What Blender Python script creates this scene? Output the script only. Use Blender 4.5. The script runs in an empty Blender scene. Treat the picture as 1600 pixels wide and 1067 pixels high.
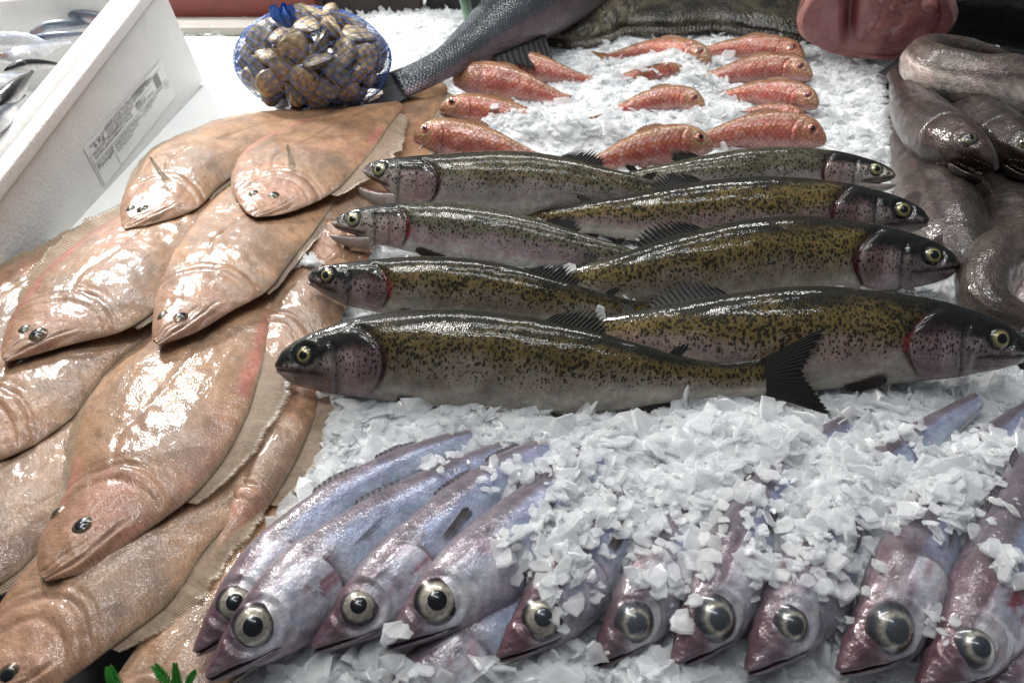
import bpy, math, random
import numpy as np
from mathutils import Vector
from mathutils.bvhtree import BVHTree

random.seed(7)
RNG = np.random.default_rng(11)
SC = bpy.context.scene
COL = SC.collection
PI = math.pi

# ------------------------------------------------------------------ camera
CAM_H = 0.40
PITCH = math.radians(40)
FPX = 1232.0                      # focal length in pixels of a 1600 px wide frame
cam_d = bpy.data.cameras.new('camera')
cam_d.sensor_width = 36.0
cam_d.lens = 36.0 * FPX / 1600.0
cam_d.clip_start = 0.01
cam_d.clip_end = 50
cam_d.dof.use_dof = True
cam_d.dof.focus_distance = 0.58
cam_d.dof.aperture_fstop = 13
cam = bpy.data.objects.new('camera', cam_d)
cam.location = (0, 0, CAM_H)
cam.rotation_euler = (PI / 2 - PITCH, 0, 0)
COL.objects.link(cam)
SC.camera = cam

# ------------------------------------------------------------------ world and lamps
world = bpy.data.worlds.new('World')
SC.world = world
world.use_nodes = True
bg = world.node_tree.nodes['Background']
bg.inputs[0].default_value = (0.86, 0.9, 1.0, 1)
bg.inputs[1].default_value = 0.14


def lamp(name, loc, target, size, size_y, watts, color):
    d = bpy.data.lights.new(name, 'AREA')
    d.shape = 'RECTANGLE'
    d.size = size
    d.size_y = size_y
    d.energy = watts
    d.color = color
    o = bpy.data.objects.new(name, d)
    o.location = loc
    v = Vector(target) - Vector(loc)
    o.rotation_euler = v.to_track_quat('-Z', 'Y').to_euler()
    COL.objects.link(o)
    return o


# the tube lamps that hang over the counter and the spot over its back left corner
lamp('counter_lamp', (-0.10, 1.30, 1.15), (0.0, 0.55, 0), 1.5, 0.05, 12, (1.0, 0.99, 0.97))
lamp('counter_lamp', (-0.33, 0.55, 1.50), (-0.12, 0.45, 0), 0.5, 0.05, 5.0, (1.0, 0.95, 0.88))
lamp('counter_lamp', (-0.80, 0.90, 1.1), (-0.2, 0.55, 0), 0.05, 0.5, 3.0, (1.0, 0.94, 0.86))
lamp('hall_lamp', (-0.1, 0.10, 2.1), (0.0, 0.45, 0), 1.6, 0.06, 10, (0.90, 0.96, 1.0))
lamp('hall_lamp', (-0.1, 0.75, 2.1), (0.0, 0.50, 0), 1.6, 0.06, 9, (0.94, 0.97, 1.0))
lamp('corner_lamp', (-0.85, 1.50, 0.75), (-0.66, 1.0, 0), 0.15, 0.15, 24, (1.0, 0.98, 0.95))
SC.view_settings.view_transform = 'Standard'
SC.view_settings.look = 'None'
SC.view_settings.exposure = -0.18
SC.view_settings.gamma = 1.0
SC.cycles.use_denoising = True
SC.cycles.sample_clamp_indirect = 4.0
SC.cycles.max_bounces = 8
SC.cycles.transparent_max_bounces = 16

# ------------------------------------------------------------------ numeric helpers
FWD = np.array([0, math.cos(PITCH), -math.sin(PITCH)])
UPV = np.array([0, math.sin(PITCH), math.cos(PITCH)])
ZV = np.array([0, 0, 1.0])


def P(u, v, z=0.0):
    """world point at height z that the photograph shows at pixel (u, v)"""
    d = np.array([1.0, 0, 0]) * (u - 800) / FPX + UPV * (533.5 - v) / FPX + FWD
    t = (z - CAM_H) / d[2]
    return np.array([0, 0, CAM_H]) + d * t


def project(p):
    p = np.asarray(p, float)
    r = p - np.array([0, 0, CAM_H])
    d = r @ FWD
    return 800 + FPX * r[..., 0] / d, 533.5 - FPX * (r @ UPV) / d


def ppm(p):
    """pixels per metre at a world point"""
    return FPX / float((np.asarray(p) - np.array([0, 0, CAM_H])) @ FWD)


def norm(a):
    return a / np.maximum(np.linalg.norm(a, axis=-1, keepdims=True), 1e-12)


def sstep(a, b, x):
    t = np.clip((x - a) / (b - a), 0, 1)
    return t * t * (3 - 2 * t)


def gauss(x, s):
    return np.exp(-0.5 * (x / s) ** 2)


def curve1(kx, ky, x):
    """smooth interpolation through knots"""
    kx = np.asarray(kx, float)
    ky = np.asarray(ky, float)
    m = np.gradient(ky, kx)
    x = np.asarray(x, float)
    xc = np.clip(x, kx[0], kx[-1])
    i = np.clip(np.searchsorted(kx, xc) - 1, 0, len(kx) - 2)
    h = kx[i + 1] - kx[i]
    t = (xc - kx[i]) / h
    return ((2 * t**3 - 3 * t**2 + 1) * ky[i] + (t**3 - 2 * t**2 + t) * h * m[i]
            + (-2 * t**3 + 3 * t**2) * ky[i + 1] + (t**3 - t**2) * h * m[i + 1])


def resample(pts, n):
    """smooth polyline through pts, n points evenly along its length"""
    pts = np.asarray(pts, float)
    d = np.r_[0, np.cumsum(np.linalg.norm(np.diff(pts, axis=0), axis=1))]
    t = np.linspace(0, d[-1], 600)
    q = np.stack([curve1(d, pts[:, k], t) for k in range(pts.shape[1])], 1)
    d2 = np.r_[0, np.cumsum(np.linalg.norm(np.diff(q, axis=0), axis=1))]
    t2 = np.linspace(0, d2[-1], n)
    return np.stack([np.interp(t2, d2, q[:, k]) for k in range(pts.shape[1])], 1), d2[-1]


def _hash(ix, iy, iz, seed):
    n = (ix * 374761393 + iy * 668265263 + iz * 2147483647 + seed * 974634777) & 0xFFFFFFFF
    n = ((n ^ (n >> 13)) * 1274126177) & 0xFFFFFFFF
    return ((n ^ (n >> 16)) & 0xFFFF) / 65535.0


def vnoise(p, seed=0):
    p = np.asarray(p, float)
    i = np.floor(p).astype(np.int64)
    f = p - i
    f = f * f * (3 - 2 * f)
    out = 0
    for a in (0, 1):
        for b in (0, 1):
            for c in (0, 1):
                w = ((f[..., 0] if a else 1 - f[..., 0]) * (f[..., 1] if b else 1 - f[..., 1])
                     * (f[..., 2] if c else 1 - f[..., 2]))
                out = out + w * _hash(i[..., 0] + a, i[..., 1] + b, i[..., 2] + c, seed)
    return out


def fbm(p, seed=0, octv=3):
    s, a, t = 0, 0.5, 0
    for k in range(octv):
        s = s + a * vnoise(np.asarray(p) * 2**k, seed + k)
        t += a
        a *= 0.5
    return s / t


def mixc(a, b, t):
    a = np.asarray(a, float)
    b = np.asarray(b, float)
    t = np.asarray(t)[..., None]
    return a * (1 - t) + b * t


def inpoly(px, py, poly):
    poly = np.asarray(poly, float)
    r = np.zeros(np.shape(px), bool)
    j = len(poly) - 1
    for i in range(len(poly)):
        xi, yi = poly[i]
        xj, yj = poly[j]
        c = ((yi > py) != (yj > py)) & (px < (xj - xi) * (py - yi) / (yj - yi + 1e-12) + xi)
        r ^= c
        j = i
    return r


# ------------------------------------------------------------------ object helpers
def tag(o, label=None, cat=None, group=None, kind=None):
    if label:
        o['label'] = label
    if cat:
        o['category'] = cat
    if group:
        o['group'] = group
    if kind:
        o['kind'] = kind
    return o


def empty(name, loc):
    o = bpy.data.objects.new(name, None)
    o.location = Vector([float(c) for c in loc])
    o.empty_display_size = 0.01
    COL.objects.link(o)
    return o


def mesh_data(name, V, faces, attrs=None, smooth=True):
    """faces: list of integer arrays (n, k)"""
    me = bpy.data.meshes.new(name)
    V = np.ascontiguousarray(V, np.float32).reshape(-1, 3)
    faces = [np.asarray(f, np.int32) for f in faces if len(f)]
    me.vertices.add(len(V))
    me.vertices.foreach_set('co', V.ravel())
    loops = np.concatenate([f.ravel() for f in faces]).astype(np.int32)
    sizes = np.concatenate([np.full(len(f), f.shape[1], np.int32) for f in faces])
    starts = np.r_[0, np.cumsum(sizes)[:-1]].astype(np.int32)
    me.loops.add(len(loops))
    me.loops.foreach_set('vertex_index', loops)
    me.polygons.add(len(sizes))
    me.polygons.foreach_set('loop_start', starts)
    me.polygons.foreach_set('loop_total', sizes)
    me.polygons.foreach_set('use_smooth', np.full(len(sizes), smooth, bool))
    me.update(calc_edges=True)
    me.validate()
    for k, a in (attrs or {}).items():
        a = np.ascontiguousarray(a, np.float32)
        if a.shape[-1] == 4:
            at = me.attributes.new(k, 'FLOAT_COLOR', 'POINT')
            at.data.foreach_set('color', a.ravel())
        else:
            at = me.attributes.new(k, 'FLOAT_VECTOR', 'POINT')
            at.data.foreach_set('vector', a.ravel())
    return me


def mobj(name, V, faces, mat, parent=None, attrs=None, smooth=True):
    """mesh object from world coordinates; under a parent the coordinates become local"""
    V = np.asarray(V, float).reshape(-1, 3)
    if parent is not None:
        off = np.zeros(3)
        p = parent
        while p is not None:
            off += np.array(p.location)
            p = p.parent
        V = V - off
    me = mesh_data(name, V, faces, attrs, smooth)
    if mat:
        me.materials.append(mat)
    o = bpy.data.objects.new(name, me)
    o.parent = parent
    COL.objects.link(o)
    return o


def gridf(m, k, wrap=False, off=0, flip=False):
    i = np.arange(m - 1)[:, None]
    j = np.arange(k if wrap else k - 1)[None, :]
    j2 = (j + 1) % k
    f = np.stack([i * k + j, i * k + j2, (i + 1) * k + j2, (i + 1) * k + j], -1).reshape(-1, 4) + off
    return f[:, ::-1] if flip else f


def rgba(c, n, a=1.0):
    out = np.ones((n, 4))
    out[:, :3] = c
    out[:, 3] = a
    return out


# ------------------------------------------------------------------ materials
class NT:
    def __init__(self, name):
        self.m = bpy.data.materials.new(name)
        self.m.use_nodes = True
        self.t = self.m.node_tree
        self.n = self.t.nodes
        self.bsdf = self.n['Principled BSDF']
        self.out = self.n['Material Output']

    def new(self, typ, **kw):
        nd = self.n.new(typ)
        for k, v in kw.items():
            setattr(nd, k, v)
        return nd

    def put(self, sock, v):
        if isinstance(v, bpy.types.NodeSocket):
            self.t.links.new(v, sock)
        else:
            sock.default_value = v

    def math(self, op, a, b=0.0, c=0.0, clamp=False):
        nd = self.new('ShaderNodeMath', operation=op, use_clamp=clamp)
        for i, v in enumerate((a, b, c)):
            self.put(nd.inputs[i], v)
        return nd.outputs[0]

    def vmath(self, op, a, b=(0, 0, 0)):
        nd = self.new('ShaderNodeVectorMath', operation=op)
        self.put(nd.inputs[0], a)
        self.put(nd.inputs[1], b)
        return nd.outputs[0]

    def attr(self, name):
        return self.new('ShaderNodeAttribute', attribute_name=name)

    def noise(self, vec, scale, detail=3, rough=0.55):
        nd = self.new('ShaderNodeTexNoise')
        self.put(nd.inputs['Vector'], vec)
        nd.inputs['Scale'].default_value = scale
        nd.inputs['Detail'].default_value = detail
        nd.inputs['Roughness'].default_value = rough
        return nd

    def voro(self, vec, scale, feature='F1', rand=1.0, dim='2D'):
        nd = self.new('ShaderNodeTexVoronoi', feature=feature, voronoi_dimensions=dim)
        self.put(nd.inputs['Vector'], vec)
        nd.inputs['Scale'].default_value = scale
        nd.inputs['Randomness'].default_value = rand
        return nd

    def ramp(self, fac, stops, interp='LINEAR'):
        nd = self.new('ShaderNodeValToRGB')
        nd.color_ramp.interpolation = interp
        e = nd.color_ramp.elements
        while len(e) < len(stops):
            e.new(0.5)
        for i, (p, c) in enumerate(stops):
            e[i].position = p
            e[i].color = (c, c, c, 1) if isinstance(c, (int, float)) else (*c, 1)
        self.put(nd.inputs[0], fac)
        return nd.outputs[0]

    def mix(self, fac, a, b, blend='MIX'):
        nd = self.new('ShaderNodeMix', data_type='RGBA', blend_type=blend)
        self.put(nd.inputs[0], fac)
        self.put(nd.inputs[6], a if isinstance(a, bpy.types.NodeSocket) else (*a, 1))
        self.put(nd.inputs[7], b if isinstance(b, bpy.types.NodeSocket) else (*b, 1))
        return nd.outputs[2]

    def bump(self, height, strength, dist, normal=None):
        nd = self.new('ShaderNodeBump')
        nd.inputs['Strength'].default_value = strength
        nd.inputs['Distance'].default_value = dist
        self.put(nd.inputs['Height'], height)
        if normal is not None:
            self.put(nd.inputs['Normal'], normal)
        return nd.outputs[0]

    def set(self, **kw):
        for k, v in kw.items():
            self.put(self.bsdf.inputs[k.replace('_', ' ')], v)


def skin_material(name, spot_color, spot_scale=230, spot_size=0.34, spots=True, scale_freq=700, scale_strength=0.3,
                  wet_freq=260, wet_strength=0.25, metallic=0.0, rough=0.32, coat=0.8, sss=0.0, edge_dark=0.0,
                  band_freq=0.0, band_slope=1.0, band_amt=0.0, speckle=0.0, scale_diamond=False, tint=0.0, mottle=0.12, coat_scale=0.35, spec=0.3):
    b = NT(name)
    a = b.attr('col')
    tex = b.attr('tex').outputs['Vector']
    col = a.outputs['Color']
    # slow blotches
    n1 = b.noise(tex, 45, 4)
    col = b.mix(1.0, col, b.ramp(n1.outputs[0], [(0.3, 0.78), (0.7, 1.18)]), 'MULTIPLY')
    n3 = b.noise(tex, 210, 3, 0.65)
    col = b.mix(1.0, col, b.ramp(n3.outputs[0], [(0.3, 1 - mottle), (0.7, 1 + mottle)]), 'MULTIPLY')
    if spots:
        warp = b.noise(tex, 420, 2)
        wv = b.vmath('SCALE', b.vmath('SUBTRACT', warp.outputs['Color'], (0.5, 0.5, 0.5)), (0, 0, 0))
        wv.node.inputs['Scale'].default_value = 0.0045
        sv = b.vmath('MULTIPLY', b.vmath('ADD', tex, wv), (1.0, 0.82, 1.0))
        v = b.voro(sv, spot_scale)
        rnd = b.new('ShaderNodeSeparateColor')
        b.put(rnd.inputs[0], v.outputs['Color'])
        size = b.math('MULTIPLY', b.math('MULTIPLY_ADD', rnd.outputs[0], 0.75, 0.35), a.outputs['Alpha'])
        d = b.math('SUBTRACT', b.math('MULTIPLY', size, spot_size * 2), v.outputs['Distance'])
        m = b.math('MULTIPLY', b.math('MULTIPLY_ADD', d, 7.0, 0.35, clamp=True), 0.9)
        col = b.mix(m, col, spot_color)
    if speckle > 0:
        sp = b.noise(tex, 900, 2, 0.7)
        m = b.math('MULTIPLY', b.ramp(sp.outputs[0], [(0.56, 0.0), (0.70, 1.0)]), speckle)
        col = b.mix(m, col, spot_color)
    # scales
    if scale_diamond:
        mp = b.new('ShaderNodeMapping')
        mp.inputs['Rotation'].default_value = (0, 0, PI / 4)
        b.put(mp.inputs['Vector'], tex)
        sv = mp.outputs[0]
        vs = b.voro(sv, scale_freq, 'DISTANCE_TO_EDGE', 0.35)
        sc_h = b.math('MULTIPLY', vs.outputs['Distance'], 2.2, clamp=True)
        col = b.mix(b.math('MULTIPLY', b.ramp(vs.outputs['Distance'], [(0.02, 1.0), (0.22, 0.0)]), edge_dark), col, spot_color)
    else:
        vs = b.voro(tex, scale_freq, 'F1', 0.8)
        sc_h = vs.outputs['Distance']
    if band_freq > 0:
        sx = b.new('ShaderNodeSeparateXYZ')
        b.put(sx.inputs[0], tex)
        ph = b.math('ADD', sx.outputs[0], b.math('MULTIPLY', b.math('ABSOLUTE', sx.outputs[1]), band_slope))
        nn = b.noise(tex, 90, 3)
        ph = b.math('ADD', ph, b.math('MULTIPLY', nn.outputs[0], 0.011))
        w = b.math('SINE', b.math('MULTIPLY', ph, band_freq))
        col = b.mix(1.0, col, b.ramp(b.math('MULTIPLY_ADD', w, 0.5, 0.5), [(0.0, 1 - band_amt), (0.75, 1.0), (1.0, 1 + band_amt)]), 'MULTIPLY')
    if tint > 0:   # faint mother-of-pearl change of hue
        tn = b.noise(tex, 120, 3)
        col = b.mix(tint, col, b.ramp(tn.outputs[0], [(0.3, (0.55, 0.38, 0.5)), (0.5, (0.5, 0.5, 0.5)), (0.7, (0.36, 0.5, 0.62))]), 'OVERLAY')
    wn = b.noise(tex, wet_freq, 3, 0.6)
    nb = b.bump(sc_h, scale_strength, 0.0008)
    nb = b.bump(wn.outputs[0], wet_strength, 0.0022, nb)
    cn = b.bump(wn.outputs[0], wet_strength * 1.2, 0.0022)
    cn = b.bump(sc_h, scale_strength * coat_scale, 0.0006, cn)
    rn = b.noise(tex, 90, 3)
    rr = b.math('MULTIPLY_ADD', rn.outputs[0], 0.3, rough - 0.15)
    b.set(Base_Color=col, Roughness=rr, Metallic=metallic, Normal=nb, Coat_Weight=coat, Coat_Roughness=0.07, Coat_Normal=cn)
    b.bsdf.inputs['Coat IOR'].default_value = 1.42
    b.bsdf.inputs['Specular IOR Level'].default_value = spec
    if sss > 0:
        b.set(Subsurface_Weight=sss, Subsurface_Scale=0.006)
        b.bsdf.inputs['Subsurface Radius'].default_value = (1.0, 0.45, 0.3)
    return b.m


def fin_material(name, rough=0.6, trans=0.1, see=0.06):
    b = NT(name)
    a = b.attr('col')
    n = b.noise(b.attr('tex').outputs['Vector'], 350, 3)
    col = b.mix(1.0, a.outputs['Color'], b.ramp(n.outputs[0], [(0.3, 0.7), (0.7, 1.25)]), 'MULTIPLY')
    b.set(Base_Color=col, Roughness=rough, Coat_Weight=0.12, Coat_Roughness=0.25, Transmission_Weight=trans,
          Normal=b.bump(n.outputs[0], 0.25, 0.001))
    tl = b.new('ShaderNodeBsdfTranslucent')
    b.put(tl.inputs[0], col)
    mx = b.new('ShaderNodeMixShader')
    mx.inputs[0].default_value = 0.4
    b.t.links.new(b.bsdf.outputs[0], mx.inputs[1])
    b.t.links.new(tl.outputs[0], mx.inputs[2])
    tr = b.new('ShaderNodeBsdfTransparent')
    my = b.new('ShaderNodeMixShader')
    b.put(my.inputs[0], b.ramp(n.outputs[0], [(0.3, see), (0.7, see * 1.8)]))
    b.t.links.new(mx.outputs[0], my.inputs[1])
    b.t.links.new(tr.outputs[0], my.inputs[2])
    b.t.links.new(my.outputs[0], b.out.inputs[0])
    return b.m


def eye_material(name):
    b = NT(name)
    a = b.attr('col')
    n = b.noise(b.attr('tex').outputs['Vector'], 420, 4, 0.65)
    col = b.mix(1.0, a.outputs['Color'], b.ramp(n.outputs[0], [(0.32, 0.45), (0.5, 0.95), (0.7, 1.3)]), 'MULTIPLY')
    b.set(Base_Color=col, Roughness=0.28, Metallic=0.35, Coat_Weight=1.0, Coat_Roughness=0.02)
    return b.m


def plain_material(name, color, rough=0.5, var=0.15, freq=30, bump=0.0, bfreq=200, coat=0.0, metallic=0.0, bdist=0.002):
    b = NT(name)
    tc = b.new('ShaderNodeTexCoord').outputs['Object']
    n = b.noise(tc, freq, 4)
    col = b.mix(1.0, color, b.ramp(n.outputs[0], [(0.3, 1 - var), (0.7, 1 + var)]), 'MULTIPLY')
    b.set(Base_Color=col, Roughness=rough, Coat_Weight=coat, Metallic=metallic)
    if bump > 0:
        b.set(Normal=b.bump(b.noise(tc, bfreq, 4).outputs[0], bump, bdist))
    return b.m


M = {}
M['trout'] = skin_material('trout_skin', (0.006, 0.006, 0.004), spot_scale=400, spot_size=0.31, scale_freq=620, scale_strength=0.25,
                           wet_freq=90, wet_strength=0.12, metallic=0.08, rough=0.45, coat=1.0, tint=0.25, mottle=0.25, coat_scale=0.4, spec=0.12)
M['whiting'] = skin_material('whiting_skin', (0.03, 0.02, 0.03), spots=False, scale_freq=520, scale_strength=0.18, wet_freq=150,
                             wet_strength=0.28, metallic=0.18, rough=0.36, coat=0.8, band_freq=1150, band_slope=0.9, band_amt=0.06,
                             speckle=0.10, tint=0.3, mottle=0.15)
M['mullet'] = skin_material('mullet_skin', (0.13, 0.03, 0.015), spots=False, scale_freq=230, scale_strength=0.35, wet_freq=200, wet_strength=0.16,
                            metallic=0.1, rough=0.34, coat=0.8, edge_dark=0.4, scale_diamond=True, mottle=0.25)
M['flat'] = skin_material('flatfish_skin', (0.075, 0.045, 0.028), spots=False, scale_freq=1000, scale_strength=0.18, wet_freq=110, wet_strength=0.30,
                          rough=0.5, coat=0.62, sss=0.08, band_freq=2200, band_slope=0.35, band_amt=0.10, speckle=0.55, mottle=0.2, coat_scale=0.7)
M['hake'] = skin_material('hake_skin', (0.018, 0.016, 0.015), spots=False, scale_freq=520, scale_strength=0.5, wet_freq=110, wet_strength=0.4,
                          metallic=0.2, rough=0.38, coat=0.7, speckle=0.55, band_freq=700, band_slope=0.8, band_amt=0.1, mottle=0.3)
M['bass'] = skin_material('bass_skin', (0.01, 0.012, 0.016), spots=False, scale_freq=290, scale_strength=0.8, wet_freq=120, wet_strength=0.2,
                          metallic=0.4, rough=0.34, coat=0.6, edge_dark=0.45, scale_diamond=True, mottle=0.25)
M['turbot'] = skin_material('turbot_skin', (0.012, 0.010, 0.007), spots=False, scale_freq=190, scale_strength=1.0, wet_freq=130, wet_strength=1.0,
                            rough=0.34, coat=0.7, speckle=0.8, mottle=0.45, coat_scale=1.0)
M['fin'] = fin_material('fin_membrane')
M['fringe'] = fin_material('fringe_membrane', rough=0.4, see=0.22)
M['eye'] = eye_material('eye_wet')
M['flesh'] = skin_material('cut_flesh', (0.35, 0.06, 0.06), spots=False, scale_freq=300, scale_strength=0.15, wet_freq=130, wet_strength=0.4,
                           rough=0.35, coat=0.8, sss=0.15, speckle=0.25)


def ice_material(name, trans, rough, sss, bump):
    b = NT(name)
    tc = b.new('ShaderNodeTexCoord').outputs['Object']
    n = b.noise(tc, 260, 4, 0.6)
    n2 = b.noise(tc, 14, 3)
    col = b.mix(n2.outputs[0], (0.88, 0.895, 0.90), (0.93, 0.935, 0.94))
    b.set(Base_Color=col, Roughness=rough, Transmission_Weight=trans, IOR=1.31, Normal=b.bump(n.outputs[0], bump, 0.002))
    if sss:
        b.set(Subsurface_Weight=sss, Subsurface_Scale=0.01)
        b.bsdf.inputs['Subsurface Radius'].default_value = (0.8, 0.95, 1.0)
    return b.m


M['ice_bed'] = ice_material('packed_ice', 0.0, 0.35, 0.4, 0.7)


def flake_material():
    b = NT('flake_ice')
    geo = b.new('ShaderNodeNewGeometry')
    tc = geo.outputs['Position']
    n = b.noise(tc, 420, 3, 0.6)
    n2 = b.noise(tc, 60, 3)
    b.set(Base_Color=(0.92, 0.93, 0.935, 1), Roughness=0.2, Coat_Weight=0.6, Coat_Roughness=0.05, IOR=1.31, Normal=b.bump(n.outputs[0], 0.3, 0.002))
    tl = b.new('ShaderNodeBsdfTranslucent')
    tl.inputs[0].default_value = (0.94, 0.95, 0.955, 1)
    tr = b.new('ShaderNodeBsdfTransparent')
    tr.inputs[0].default_value = (0.98, 0.985, 0.99, 1)
    m1 = b.new('ShaderNodeMixShader')
    m1.inputs[0].default_value = 0.52
    b.t.links.new(b.bsdf.outputs[0], m1.inputs[1])
    b.t.links.new(tl.outputs[0], m1.inputs[2])
    m2 = b.new('ShaderNodeMixShader')
    b.put(m2.inputs[0], b.ramp(n2.outputs[0], [(0.35, 0.2), (0.65, 0.58)]))
    b.t.links.new(m1.outputs[0], m2.inputs[1])
    b.t.links.new(tr.outputs[0], m2.inputs[2])
    b.t.links.new(m2.outputs[0], b.out.inputs[0])
    return b.m


M['ice'] = flake_material()

# ------------------------------------------------------------------ the setting: counter, board, ice
ALL_V, ALL_F, ALL_N = [], [], [0]       # every solid body, to know what hides what


def note_solid(V, F):
    F = np.asarray(F)
    ALL_V.append(np.asarray(V, float).reshape(-1, 3))
    ALL_F.append(np.concatenate([F[:, [0, 1, 2]], F[:, [0, 2, 3]]]) + ALL_N[0])
    ALL_N[0] += len(ALL_V[-1])


def box(name, lo, hi, mat, parent=None, bev=0.003, kind=None):
    import bmesh
    bm = bmesh.new()
    bmesh.ops.create_cube(bm, size=1)
    lo = np.array(lo, float)
    hi = np.array(hi, float)
    for v in bm.verts:
        v.co = Vector(((lo + hi) / 2 + (hi - lo) * np.array(v.co)).tolist())
    if bev:
        bmesh.ops.bevel(bm, geom=bm.edges[:], offset=bev, segments=2, affect='EDGES', profile=0.7)
    me = bpy.data.meshes.new(name)
    bm.to_mesh(me)
    bm.free()
    me.materials.append(mat)
    o = bpy.data.objects.new(name, me)
    o.parent = parent
    COL.objects.link(o)
    if kind:
        o['kind'] = kind
    return o


M['counter'] = plain_material('dark_steel_tray', (0.02, 0.02, 0.022), 0.35, 0.3, 20, 0.2, 60)
M['board'] = plain_material('white_board', (0.80, 0.82, 0.80), 0.4, 0.04, 12, 0.1, 300)
M['maroon'] = plain_material('maroon_paint', (0.17, 0.028, 0.022), 0.45, 0.15, 25, 0.15, 150)
M['grey'] = plain_material('grey_ledge', (0.27, 0.26, 0.23), 0.5, 0.1, 20)
M['black'] = plain_material('black_post', (0.012, 0.013, 0.012), 0.4, 0.2, 20)
M['brown'] = plain_material('brown_wood', (0.035, 0.024, 0.02), 0.5, 0.25, 20)
M['tile'] = plain_material('white_tile', (0.30, 0.31, 0.29), 0.25, 0.06, 8)
M['grout'] = plain_material('grout', (0.12, 0.12, 0.11), 0.8, 0.1, 60)

cnt = box('counter', (-1.6, 0.05, -0.22), (1.6, 1.62, -0.15), M['counter'], kind='structure')

FLAT_ZONE = [(-300, 1300), (-300, 300), (180, 250), (290, 195), (480, 165), (600, 140), (705, 125), (690, 190), (630, 250), (560, 300),
             (520, 370), (495, 480), (500, 560), (455, 610), (500, 650), (465, 745), (425, 800), (350, 905), (300, 1000), (330, 1080), (330, 1300)]
HAKE_ZONE = [(1385, 100), (1398, 160), (1420, 260), (1455, 300), (1500, 400), (1525, 450), (1545, 520), (1640, 600), (2000, 600), (2000, -60), (1440, 30), (1455, 90)]
BOARD_ZONE = [(-200, 60), (560, 55), (600, 110), (590, 150), (480, 175), (290, 200), (100, 300), (-300, 300)]


def wpoly(pp, z=0.0):
    return [P(u, v, z)[:2] for u, v in pp]


GX0, GX1, GY0, GY1, GD = -0.95, 0.95, 0.12, 1.45, 0.0045
gx = np.arange(GX0, GX1, GD)
gy = np.arange(GY0, GY1, GD)
XX, YY = np.meshgrid(gx, gy, indexing='ij')


def blur(a, n):
    for _ in range(n):
        a = (np.roll(a, 1, 0) + np.roll(a, -1, 0) + a) / 3
        a = (np.roll(a, 1, 1) + np.roll(a, -1, 1) + a) / 3
    return a


noice = inpoly(XX, YY, wpoly(FLAT_ZONE)) | inpoly(XX, YY, wpoly(HAKE_ZONE)) | inpoly(XX, YY, wpoly(BOARD_ZONE))
noice_s = blur(noice.astype(float), 2)
low = blur(noice.astype(float), 5)
ICE = 0.010 * (fbm(np.stack([XX * 14, YY * 14, 0 * XX], -1), 3) - 0.5) + 0.007 * (fbm(np.stack([XX * 55, YY * 55, 0 * XX], -1), 9) - 0.5)
# heaps: pixel, height they were read at, half-length and half-width in metres, turn, height
HEAPS = [
    (640, 660, .01, .075, .026, .0, .010), (800, 650, .012, .06, .018, .1, .014), (960, 665, .012, .09, .018, .0, .014),
    (1000, 705, .016, .10, .028, -.1, .022), (1180, 715, .016, .09, .034, -.1, .026),
    (870, 705, .015, .05, .018, .3, .016), (1330, 770, .02, .035, .045, -.4, .034), (1290, 840, .02, .022, .035, -.4, .026),
    (1420, 790, .02, .022, .03, -.5, .034), (1500, 770, .03, .025, .03, -.5, .038), (1560, 710, .03, .03, .02, 0, .034),
    (1090, 780, .02, .045, .03, .3, .030), (960, 780, .02, .04, .025, .6, .028), (905, 815, .02, .018, .028, -.4, .028),
    (1030, 850, .02, .02, .03, -.3, .026), (1215, 850, .02, .02, .03, -.3, .028), (1330, 880, .02, .016, .025, -.3, .026),
    (900, 1050, .02, .05, .014, 0, .020), (1010, 1055, .02, .03, .012, 0, .022), (560, 1050, .02, .03, .014, 0, .012),
    (1390, 645, .02, .04, .014, 0, .012), (1240, 625, .02, .035, .010, 0, .008),
    (800, 410, .02, .06, .008, 0, .014), (760, 338, .02, .06, .007, 0, .012), (760, 468, .02, .022, .006, 0, .018),
    (1300, 446, .02, .08, .007, 0, .016), (1000, 386, .02, .035, .006, 0, .012), (1090, 380, .02, .02, .006, 0, .008),
    (1030, 145, .01, .06, .03, 0, .014), (900, 205, .01, .07, .012, 0, .020), (810, 195, .01, .05, .010, 0, .024),
    (1050, 100, .01, .05, .018, 0, .020), (1120, 180, .01, .03, .018, 0, .016), (1060, 195, .01, .03, .010, 0, .006), (1090, 130, .01, .03, .015, 0, .02),
    (960, 125, .01, .03, .018, 0, .012), (1330, 150, .0, .05, .12, 0, .012), (650, 60, 0, .06, .06, 0, .02),
]
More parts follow.
